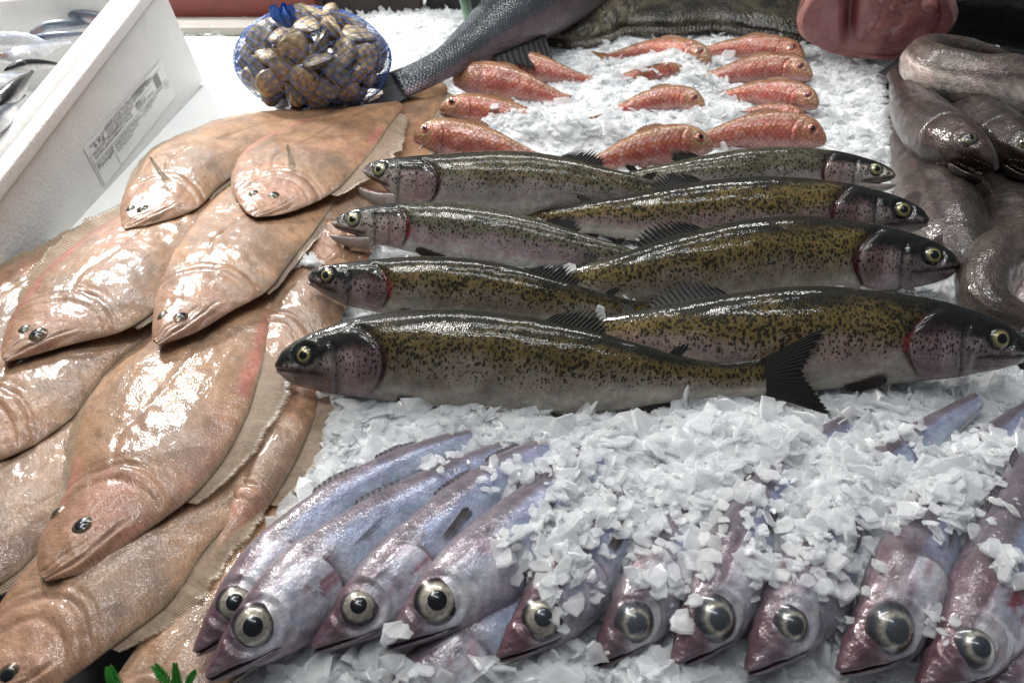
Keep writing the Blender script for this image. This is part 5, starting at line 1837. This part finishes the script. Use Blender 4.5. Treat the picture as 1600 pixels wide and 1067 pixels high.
    kp = mobj('label_patch', V, [np.array([[0, 1, 2, 3]])], M['patch'], None, smooth=False)
    kp.parent = film
    kp.location = (-fl).tolist()
    # oval stamp
    tt = np.linspace(0, 2 * PI, 41)[:-1]
    oi = [at(.955 + .040 * math.cos(a), .245 + .040 * math.sin(a), .0014) for a in tt] + [at(.955 + .0375 * math.cos(a), .245 + .0375 * math.sin(a), .0014) for a in tt]
    kk = np.arange(40)
    ks = mobj('oval_stamp', oi, [np.stack([kk, (kk + 1) % 40, (kk + 1) % 40 + 40, kk + 40], 1)], M['ink'], None, smooth=False)
    ks.parent = film
    ks.location = (-fl).tolist()

    rot = np.stack([ex, ey, wn], 1)
    from mathutils import Matrix
    R4 = Matrix([[*map(float, rot[i]), 0] for i in range(3)] + [[0, 0, 0, 1]])

    def text(body, x, y, size, name='label_text'):
        cu = bpy.data.curves.new(name, 'FONT')
        cu.body = body
        cu.size = size * LW
        cu.extrude = 0
        o = bpy.data.objects.new(name, cu)
        COL.objects.link(o)
        dg = bpy.context.evaluated_depsgraph_get()
        me = bpy.data.meshes.new_from_object(o.evaluated_get(dg))
        bpy.data.objects.remove(o)
        me.name = name
        me.materials.clear()
        me.materials.append(M['ink'])
        ob = bpy.data.objects.new(name, me)
        COL.objects.link(ob)
        ob.parent = film
        p = at(x, y, .0015) - fl
        ob.matrix_basis = Matrix.Translation(Vector(p.tolist())) @ R4 @ Matrix.Diagonal((1.45, .85, 1, 1))
        return ob

    text('PESO LIQ. NETO', .03, .045, .020)
    text('6 Kg', .07, .085, .042)
    text('ZONA CAPTURA / FAO CATCH AREA', .23, .022, .020)
    text('MARUCHA, ATLANTICO NORDESTE', .23, .048, .025)
    text('DATA DE EMBALAGEM / PACKING DATE', .23, .074, .018)
    text('LOTE / BATCH - VALIDADE', .23, .097, .018)
    text('DATA / DATE', .60, .022, .020)
    text('REF. LOTE 0218', .60, .038, .018)
    text('CAT. A  TAM. 3', .63, .075, .020)
    text('PRODUTO / PRODUCT', .03, .135, .020)
    text('Sardina pilchardus', .03, .170, .026)
    text('APRESENTACAO', .28, .135, .020)
    text('Inteiro / Whole', .28, .170, .024)
    text('ARTE', .56, .130, .020)
    text('CERCO', .56, .155, .026)
    text('REDES DE CERCO', .56, .182, .020)
    text('PAIS DE ORIGEM', .02, .235, .018)
    text('Portugal', .02, .275, .036)
    text('CONSERVAR ENTRE 0 E 4 C', .23, .235, .018)
    text('EMBALADO POR / PACKED BY', .23, .262, .018)
    text('Produto fresco refrigerado', .23, .289, .018)
    text('Keep refrigerated', .23, .316, .018)
    text('CONSUMIR COCINADO', .62, .228, .018)
    text('ANTES DE 24 H', .62, .254, .018)
    text('Fresh fish', .62, .280, .018)
    text('PT', .94, .240, .018)
    text('CE', .94, .262, .018)
    return root


foam_box()


def sardine(label, spine, side, roll, ds=1.0, dark=0.0, seed=1, eye=True, tail=True):
    f = Fish(spine, side, roll, 'sardine', ds)
    root = empty('silver_fish', f.C[120] * np.array([1, 1, 0.8]))
    tag(root, label, 'fish', 'silver fish piled in the foam box')

    def col(S, PH, Y):
        sn = np.sin(PH)
        nz = fbm(np.stack([S * 9, PH * 2, 0 * S + seed], -1), seed) - .5
        c = mixc((.68, .68, .68), (.5, .53, .58), sstep(-.4, .1, sn + .2 * nz))
        c = mixc(c, mixc((.16, .19, .24), (.012, .012, .014), np.array(dark)), sstep(.3 - 1.1 * dark, .6 - .9 * dark, sn + .2 * nz))
        hd = 1 - sstep(.12, .22, S)
        c = mixc(c, (.42, .20, .17), hd * sstep(.0, .2, nz) * .8 * (1 - dark))
        return np.concatenate([c, np.ones(S.shape + (1,))], -1)

    build_body(f, root, M['whiting'], col, nh=30, nb=40, k=40)
    if eye:
        rings = [(0, (.5, .42, .25)), (.5, (.6, .5, .3)), (.8, (.5, .42, .25)), (1, (.3, .25, .2))]
        build_eye(f, root, .07, .012, .026, rings, (.01, .01, .012), pr=.45)
    if tail:
        tail_fin(f, root, (.08, .08, .09), (.02, .02, .02), .14, .10, .6, seed=seed, rays=12)


SZ = 0.085
sardine('silver fish at the back of the foam box, dark forked tail to the left',
        [(170, 28, SZ + .01), (130, 25, SZ + .01), (90, 22, SZ + .005), (48, 16, SZ)], 1, 50, .9, seed=61, eye=False)
sardine('silver fish with round yellow eye beside the box rim',
        [(44, 58, SZ), (70, 44, SZ + .005), (100, 40, SZ + .005), (140, 38, SZ), (180, 36, SZ)], -1, 50, 1.0, seed=62)
sardine('plain silver flank right under the box rim, below the yellow-eyed fish',
        [(30, 66, SZ - .004), (70, 60, SZ), (110, 55, SZ), (150, 52, SZ - .004)], -1, 45, 1.0, seed=63, eye=False, tail=False)
sardine('long silver fish lying from the left frame edge to the rim',
        [(-60, 70, SZ), (0, 62, SZ), (40, 62, SZ), (80, 70, SZ)], 1, 45, 1.0, seed=64, eye=False, tail=False)
sardine('silver fish with red gill and gold-ringed eye in the foam box',
        [(-6, 90, SZ + .012), (24, 86, SZ + .014), (60, 78, SZ + .01), (110, 66, SZ + .004)], 1, 40, 1.15, seed=65, tail=False)
sardine('black-backed fish with blunt head across the box rim',
        [(6, 112, SZ + .018), (30, 102, SZ + .02), (60, 100, SZ + .014), (110, 104, SZ)], 1, 50, .85, dark=1.0, seed=66, eye=False, tail=False)
sardine('shiny black fish back pointing down left in the foam box',
        [(-40, 190, SZ + .006), (0, 160, SZ + .01), (26, 136, SZ + .01), (52, 112, SZ + .004)], 1, 55, .75, dark=1.0, seed=67, eye=False, tail=False)
sardine('silver fish at the left frame edge below the black backs',
        [(-70, 150, SZ), (-30, 140, SZ), (10, 126, SZ), (50, 116, SZ - .01)], 1, 40, 1.1, seed=68, eye=False, tail=False)
sardine('grey fish in the near box corner by the left frame edge',
        [(-60, 230, SZ + .004), (-20, 200, SZ + .008), (14, 172, SZ + .004), (40, 150, SZ)], 1, 45, .8, dark=.6, seed=69, eye=False, tail=False)

# ------------------------------------------------------------------ board, rail, wall behind
yb0 = P(400, 205, 0)[1]
yb1 = P(400, 57, -.004)[1]
bx0 = -1.4
bx1 = P(600, 100, 0)[0]
tag(box('white_board', (bx0, yb0 - .24, -.04), (bx1, yb1, -.004), M['board'], bev=.004), 'white plastic cutting board behind the foam box and clam bag', 'board')
led = box('back_ledge', (bx0, yb1 + .002, -.044), (P(575, 45, 0)[0], yb1 + .05, .008), M['grey'], kind='structure')
zr = .012
yr = yb1 + .055
xr = float((490 - 800) / FPX * ((np.array([0, yr, .04]) - np.array([0, 0, CAM_H])) @ FWD))
tag(box('maroon_rail', (bx0, yr, -.04), (xr, yr + .06, .060), M['maroon'], bev=.004), 'maroon painted rail running behind the white board', 'rail')
tag(box('brown_panel', (xr + .004, yr + .03, -.04), (xr + .155, yr + .08, .3), M['brown'], bev=.003), 'dark brown panel between the maroon rail and the black post', 'panel')
xp0, xp1 = xr + .162, xr + .255
tag(box('black_post', (xp0, yr + .05, -.04), (xp1, yr + .12, .4), M['black'], bev=.003), 'black upright post behind the clam bag', 'post')
wall_y = 1.66
wall = box('wall', (-1.8, wall_y, -.5), (1.8, wall_y + .06, .6), M['grout'], bev=0, kind='structure')
tile_me = None
tw, th_ = .20, .075
for i in range(9):
    for j in range(5):
        x0 = -.62 + i * tw + (0 if j % 2 else 0.0)
        z0 = -.10 + j * th_
        t = box('tile', (x0 + .002, wall_y - .008, z0 + .002), (x0 + tw - .002, wall_y + .002, z0 + th_ - .002), M['tile'], parent=wall, bev=.0015)


def tube(name, pts, r, mat, parent=None, k=10, n=60):
    c, _ = resample(pts, n)
    T = norm(np.gradient(c, axis=0))
    a = norm(np.cross(T, np.array([.3, .5, .8])))
    b_ = np.cross(T, a)
    th = np.linspace(0, 2 * PI, k + 1)[:-1]
    V = c[:, None] + r * (np.cos(th)[None, :, None] * a[:, None] + np.sin(th)[None, :, None] * b_[:, None])
    return mobj(name, V.reshape(-1, 3), [gridf(n, k, True)], mat, parent)


M['green'] = plain_material('green_rubber', (.015, .14, .03), .35, .15, 40)
tag(tube('green_hose', [P(722, -60, .13), P(722, -20, .10), P(728, 8, .07), P(732, 30, .03), P(736, 48, 0)], .007, M['green']),
    'thin green hose hanging in front of the tiled wall', 'hose')

# ------------------------------------------------------------------ clams in a net bag
BAGC = P(490, 96, .062)
BR = np.array([.085, .064, .056])
M['clam'] = None


def clam_material():
    b = NT('clam_shell')
    a = b.attr('col')
    tc = b.new('ShaderNodeTexCoord').outputs['Object']
    oi = b.new('ShaderNodeObjectInfo')
    n = b.noise(tc, 160, 4)
    col = b.mix(1.0, a.outputs['Color'], b.ramp(n.outputs[0], [(.3, .4), (.7, 1.25)]), 'MULTIPLY')
    col = b.mix(1.0, col, b.ramp(oi.outputs['Random'], [(0, (.45, .5, .55)), (.4, (.9, .88, .85)), (1, (1.25, 1.15, .95))]), 'MULTIPLY')
    b.set(Base_Color=col, Roughness=.3, Coat_Weight=.5, Coat_Roughness=.1, Normal=b.bump(n.outputs[0], .3, .001))
    return b.m


M['clam'] = clam_material()


def clam_mesh(seed):
    rr = np.random.default_rng(seed)
    q = np.linspace(0, 1, 15)
    th = np.linspace(0, 2 * PI, 29)[:-1]
    Q, TH = np.meshgrid(q, th, indexing='ij')
    Vs, Fs, Cs = [], [], []
    a, b_, h = .0185, .0150, .0085
    for sg in (1, -1):
        ux, uy = -.004, .011          # the beak, near the hinge
        cx, cy = ux * (1 - Q), uy * (1 - Q)
        egg = 1 + .12 * np.cos(TH + .5)
        x = cx + Q * a * np.cos(TH) * egg
        y = cy + Q * b_ * np.sin(TH) * (1 - .12 * np.cos(TH))
        z = sg * (h * (1 - Q**2.2)**.75 + .00055 * np.sin(Q * 46 + rr.uniform(0, 6)) * (1 - Q**8))
        Vs.append(np.stack([x, y, z], -1).reshape(-1, 3))
        F = gridf(15, 28, True, off=(0 if sg > 0 else 15 * 28), flip=(sg < 0))
        Fs.append(F)
        ring = .5 + .5 * np.sin(Q * 21 + rr.uniform(0, 6) + .4 * np.sin(TH * 2))
        c = mixc((.72, .58, .38), (.50, .42, .32), ring)
        c = mixc(c, (.10, .075, .06), sstep(.86, 1, Q) * .8)
        c = mixc(c, (.12, .10, .09), sstep(.55, .8, fbm(np.stack([x * 160, y * 160, 0 * x], -1), seed)) * .7)
        Cs.append(np.concatenate([c, np.ones(Q.shape + (1,))], -1).reshape(-1, 4))
    me = mesh_data('clam', np.concatenate(Vs), Fs, dict(col=np.concatenate(Cs)))
    me.materials.append(M['clam'])
    return me


clam_mes = [clam_mesh(k) for k in range(4)]
ga = PI * (3 - math.sqrt(5))
NCL = 74
from mathutils import Matrix
for i in range(NCL):
    zz = 1 - 2 * (i + .5) / NCL
    r = math.sqrt(1 - zz * zz)
    d = np.array([r * math.cos(i * ga), r * math.sin(i * ga), zz])
    view = norm(np.array([0, 0, CAM_H]) - BAGC)
    if d @ view < -0.25:
        continue
    for layer in ((0, 1) if i % 2 else (0,)):
        p = BAGC + d * BR * ((0.86 + RNG.uniform(-.05, .04)) if layer == 0 else .58)
        nrm_ = norm(d / BR)
        tilt = norm(nrm_ + RNG.normal(0, .5, 3))
        o = bpy.data.objects.new('clam', clam_mes[i % 4])
        q = Vector(tilt.tolist()).to_track_quat('Z', 'Y')
        m4 = q.to_matrix().to_4x4() @ Matrix.Rotation(float(RNG.uniform(0, 2 * PI)), 4, 'Z') @ Matrix.Scale(float(RNG.uniform(.85, 1.15)), 4)
        o.matrix_basis = Matrix.Translation(Vector(p.tolist())) @ m4
        COL.objects.link(o)
        tag(o, 'tan ridged clam packed inside the blue net bag', 'clam', 'clams in the net bag')


def net_bag():
    root = empty('net_bag', BAGC * np.array([1, 1, 0]))
    tag(root, 'blue plastic net bag holding clams, knotted on top', 'net bag')
    M['net'] = plain_material('blue_net', (.06, .16, .52), .35, .2, 60)
    M['core'] = plain_material('shell_shadow', (.02, .018, .018), .8, .2, 60)
    Vs, Fs = [], []
    cnt_ = 0
    NH, NP = 30, 46
    for hand in (1, -1):
        for hI in range(NH):
            t = np.linspace(.04, PI - .04, NP)
            ang = 2 * PI * hI / NH + hand * t * 1.15
            d = np.stack([np.cos(t), np.sin(t) * np.cos(ang), np.sin(t) * np.sin(ang)], 1)
            bump = 1.045 + .05 * (vnoise(d * 5 + 3, 4) - .5)
            c = BAGC + d * BR * bump[:, None]
            T = norm(np.gradient(c, axis=0))
            nn = norm(d)
            bb = np.cross(T, nn)
            r = .00036
            ring = np.stack([c + nn * r, c + bb * r * .9 - nn * r * .5, c - bb * r * .9 - nn * r * .5], 1)
            Vs.append(ring.reshape(-1, 3))
            Fs.append(gridf(NP, 3, True, off=cnt_))
            cnt_ += NP * 3
    net = mobj('net', np.concatenate(Vs), [np.concatenate(Fs)], M['net'], root)
    net['kind'] = 'stuff'
    # gathered tuft of net above the knot
    base = P(449, 34, .118)
    th = np.linspace(0, 2 * PI, 37)[:-1]
    q = np.linspace(0, 1, 16)
    Q, TH = np.meshgrid(q, th, indexing='ij')
    rad = (.004 + .007 * np.sin(Q * 2.3)) * (1 + .32 * np.sin(TH * 7 + Q * 5) * (0.3 + Q))
    hgt = .020 * Q * (1 + .18 * np.sin(TH * 5))
    V = base + np.stack([np.cos(TH) * rad - .004 * Q, np.sin(TH) * rad * .8, hgt - .006], -1)
    mobj('knot', V.reshape(-1, 3), [gridf(16, 36, True)], M['net'], root, smooth=False)


net_bag()

# ------------------------------------------------------------------ green garnish at the bottom left
M['leaf'] = plain_material('green_plastic', (.02, .16, .015), .35, .3, 200)


def sprig(label, base, tips):
    root = empty('green_sprig', base)
    tag(root, label, 'garnish', 'plastic greenery in front of the flatfish')
    for (u, v, z) in tips:
        tp = P(u, v, z)
        tube('stem', [base, (base + tp) / 2 + np.array([0, 0, .004]), tp], .0009, M['leaf'], root, k=6, n=14)
        ax = tp - base
        n_ = 10
        for k in range(n_):
            t = .25 + .75 * k / (n_ - 1)
            c = base + ax * t + np.array([0, 0, .004 * math.sin(PI * t)])
            for sg in (1, -1):
                d = norm(norm(ax) * .7 + sg * np.cross(norm(ax), ZV) * 1.0 + ZV * .2)
                ln = .0075 * (1.1 - .75 * t)
                sd = norm(np.cross(d, ZV)) * .0008
                V = np.array([c, c + d * ln * .5 + sd, c + d * ln, c + d * ln * .5 - sd, c + d * ln * .5 + ZV * .0006, c + d * ln * .5 - ZV * .0004])
                mobj('leaflet', V, [np.array([[0, 1, 4], [1, 2, 4], [2, 3, 4], [3, 0, 4], [1, 0, 5], [2, 1, 5], [3, 2, 5], [0, 3, 5]])], M['leaf'], root, smooth=False)


sprig('small green sprig tip at the bottom left frame edge', P(195, 1100, .03), [(172, 1045, .045)])
sprig('bushier green sprig between the flatfish and the leftmost whiting snouts', P(290, 1110, .03), [(243, 1042, .05), (275, 1040, .052), (305, 1052, .05)])

# ------------------------------------------------------------------ crushed ice
BVH = BVHTree.FromPolygons(np.concatenate(ALL_V).tolist(), np.concatenate(ALL_F).tolist())
NF = 38000
# even over the counter, thinned with distance where flakes grow too small to tell apart
px = RNG.uniform(-.80, .80, NF * 5)
py = RNG.uniform(.15, 1.35, NF * 5)
ok = (grid_at(noice_s, px, py) < .5)
uu, vv = project(np.stack([px, py, 0 * px], 1))
ok &= (uu > -60) & (uu < 1660) & (vv > -40) & (vv < 1150)
ok &= RNG.uniform(0, 1, len(px)) < np.clip(1.25 - py * .75, .3, 1)
px, py = px[ok][:NF], py[ok][:NF]
h0 = grid_at(ICE, px, py)
dpx, dpy, dh = [], [], []
for (u, v, z, a, b_, th, cntf) in DRAPES:
    cntf = int(cntf * .58)
    c = P(u, v, z)
    r_ = np.sqrt(RNG.uniform(0, 1, cntf)) * 1.25
    t_ = RNG.uniform(0, 2 * PI, cntf)
    ex_, ey_ = r_ * np.cos(t_) * a, r_ * np.sin(t_) * b_
    ca, sa = math.cos(th), math.sin(th)
    qx, qy = c[0] + ex_ * ca - ey_ * sa, c[1] + ex_ * sa + ey_ * ca
    for k in range(cntf):
        hit = BVH.ray_cast(Vector((float(qx[k]), float(qy[k]), .3)), Vector((0, 0, -1)))
        if hit[0] is not None and (v > 680 or v < 240 or hit[0].z < .02):
            dpx.append(qx[k])
            dpy.append(qy[k])
            dh.append(hit[0].z + .0015 + .007 * float(RNG.uniform(0, 1)) * max(0.0, 1 - r_[k] / 1.25))
px, py, h0 = np.r_[px, dpx], np.r_[py, dpy], np.r_[h0, dh]
n = len(px)
size = np.clip(RNG.lognormal(math.log(.0044), .62, n), .0013, .016)
size *= np.where(py > .75, .85, 1.0)
if len(dpx):
    size[-len(dpx):] = np.minimum(size[-len(dpx):], .0085)
tilt = np.abs(RNG.normal(0, .34, n))
steep = RNG.uniform(0, 1, n) < .08
tilt[steep] = RNG.uniform(.8, 1.4, int(steep.sum()))
az = RNG.uniform(0, 2 * PI, n)
spin = RNG.uniform(0, 2 * PI, n)
K = 9
ang = (np.arange(K)[None] + RNG.uniform(-.32, .32, (n, K))) * 2 * PI / K
rad = size[:, None] * RNG.uniform(.54, 1.16, (n, K))
asp = RNG.uniform(.45, 1.0, n)
lx = np.cos(ang) * rad
ly = np.sin(ang) * rad * asp[:, None]
bend = RNG.normal(0, 12, n)[:, None] * lx**2 + RNG.normal(0, .05, (n, K)) * size[:, None]
thk = np.clip(size * RNG.uniform(.04, .095, n), .00025, .0009)[:, None]
shr = RNG.uniform(.80, .98, (n, 1))
top = np.stack([lx * shr, ly * shr, bend + thk], -1)
bot_ = np.stack([lx, ly, bend - thk], -1)
V = np.concatenate([top, bot_], 1)                           # n, 16, 3
cs_, sn_ = np.cos(spin), np.sin(spin)
x = V[..., 0] * cs_[:, None] - V[..., 1] * sn_[:, None]
y = V[..., 0] * sn_[:, None] + V[..., 1] * cs_[:, None]
z = V[..., 2]
# tilt about a horizontal axis in direction az
kx, ky = np.cos(az)[:, None], np.sin(az)[:, None]
c_, s_ = np.cos(tilt)[:, None], np.sin(tilt)[:, None]
dot = x * kx + y * ky
X = x * c_ + (ky * z) * s_ + kx * dot * (1 - c_)
Y = y * c_ - (kx * z) * s_ + ky * dot * (1 - c_)
Z = z * c_ + (kx * y - ky * x) * s_
lift = RNG.uniform(-.0012, .0028, n) + size * np.sin(np.minimum(tilt, 1.2)) * .35
VV = np.stack([X + px[:, None], Y + py[:, None], Z + (h0 + lift)[:, None]], -1)
kk = np.arange(K)
FT = kk[None]
FB = (kk[::-1] + K)[None]
FS = np.stack([kk, kk + K, (kk + 1) % K + K, (kk + 1) % K], 1)
cen = VV.mean(1)
us, vs = project(cen)
score = size * asp / np.linalg.norm(cen - np.array([0, 0, CAM_H]), axis=1)
inside = (us > 5) & (us < 1595) & (vs > 5) & (vs < 1062)
order = np.argsort(-np.where(inside, score, -1))
camv = Vector((0, 0, CAM_H))
picked = []
for i in order[:3000]:
    if len(picked) >= 290:
        break
    d = Vector(cen[i].tolist()) - camv
    L_ = d.length
    hit = BVH.ray_cast(camv, d.normalized(), L_ - .003)
    if hit[0] is None:
        picked.append(i)
pick = np.zeros(n, bool)
pick[picked] = True
rest = np.where(~pick)[0]
off = (np.arange(len(rest)) * 2 * K)[:, None, None]
loose = mobj('crushed_ice', VV[rest].reshape(-1, 3),
             [(FT[None] + off).reshape(-1, K), (FB[None] + off).reshape(-1, K), (FS[None] + off).reshape(-1, 4)], M['ice'], smooth=False)
tag(loose, 'loose crushed ice flakes spread over and between the fish', 'ice', kind='stuff')
for i in picked:
    me = mesh_data('ice_flake', VV[i] - cen[i], [FT, FB, FS], smooth=False)
    me.materials.append(M['ice'])
    o = bpy.data.objects.new('ice_flake', me)
    o.location = Vector(cen[i].tolist())
    o.parent = ice_bed
    COL.objects.link(o)
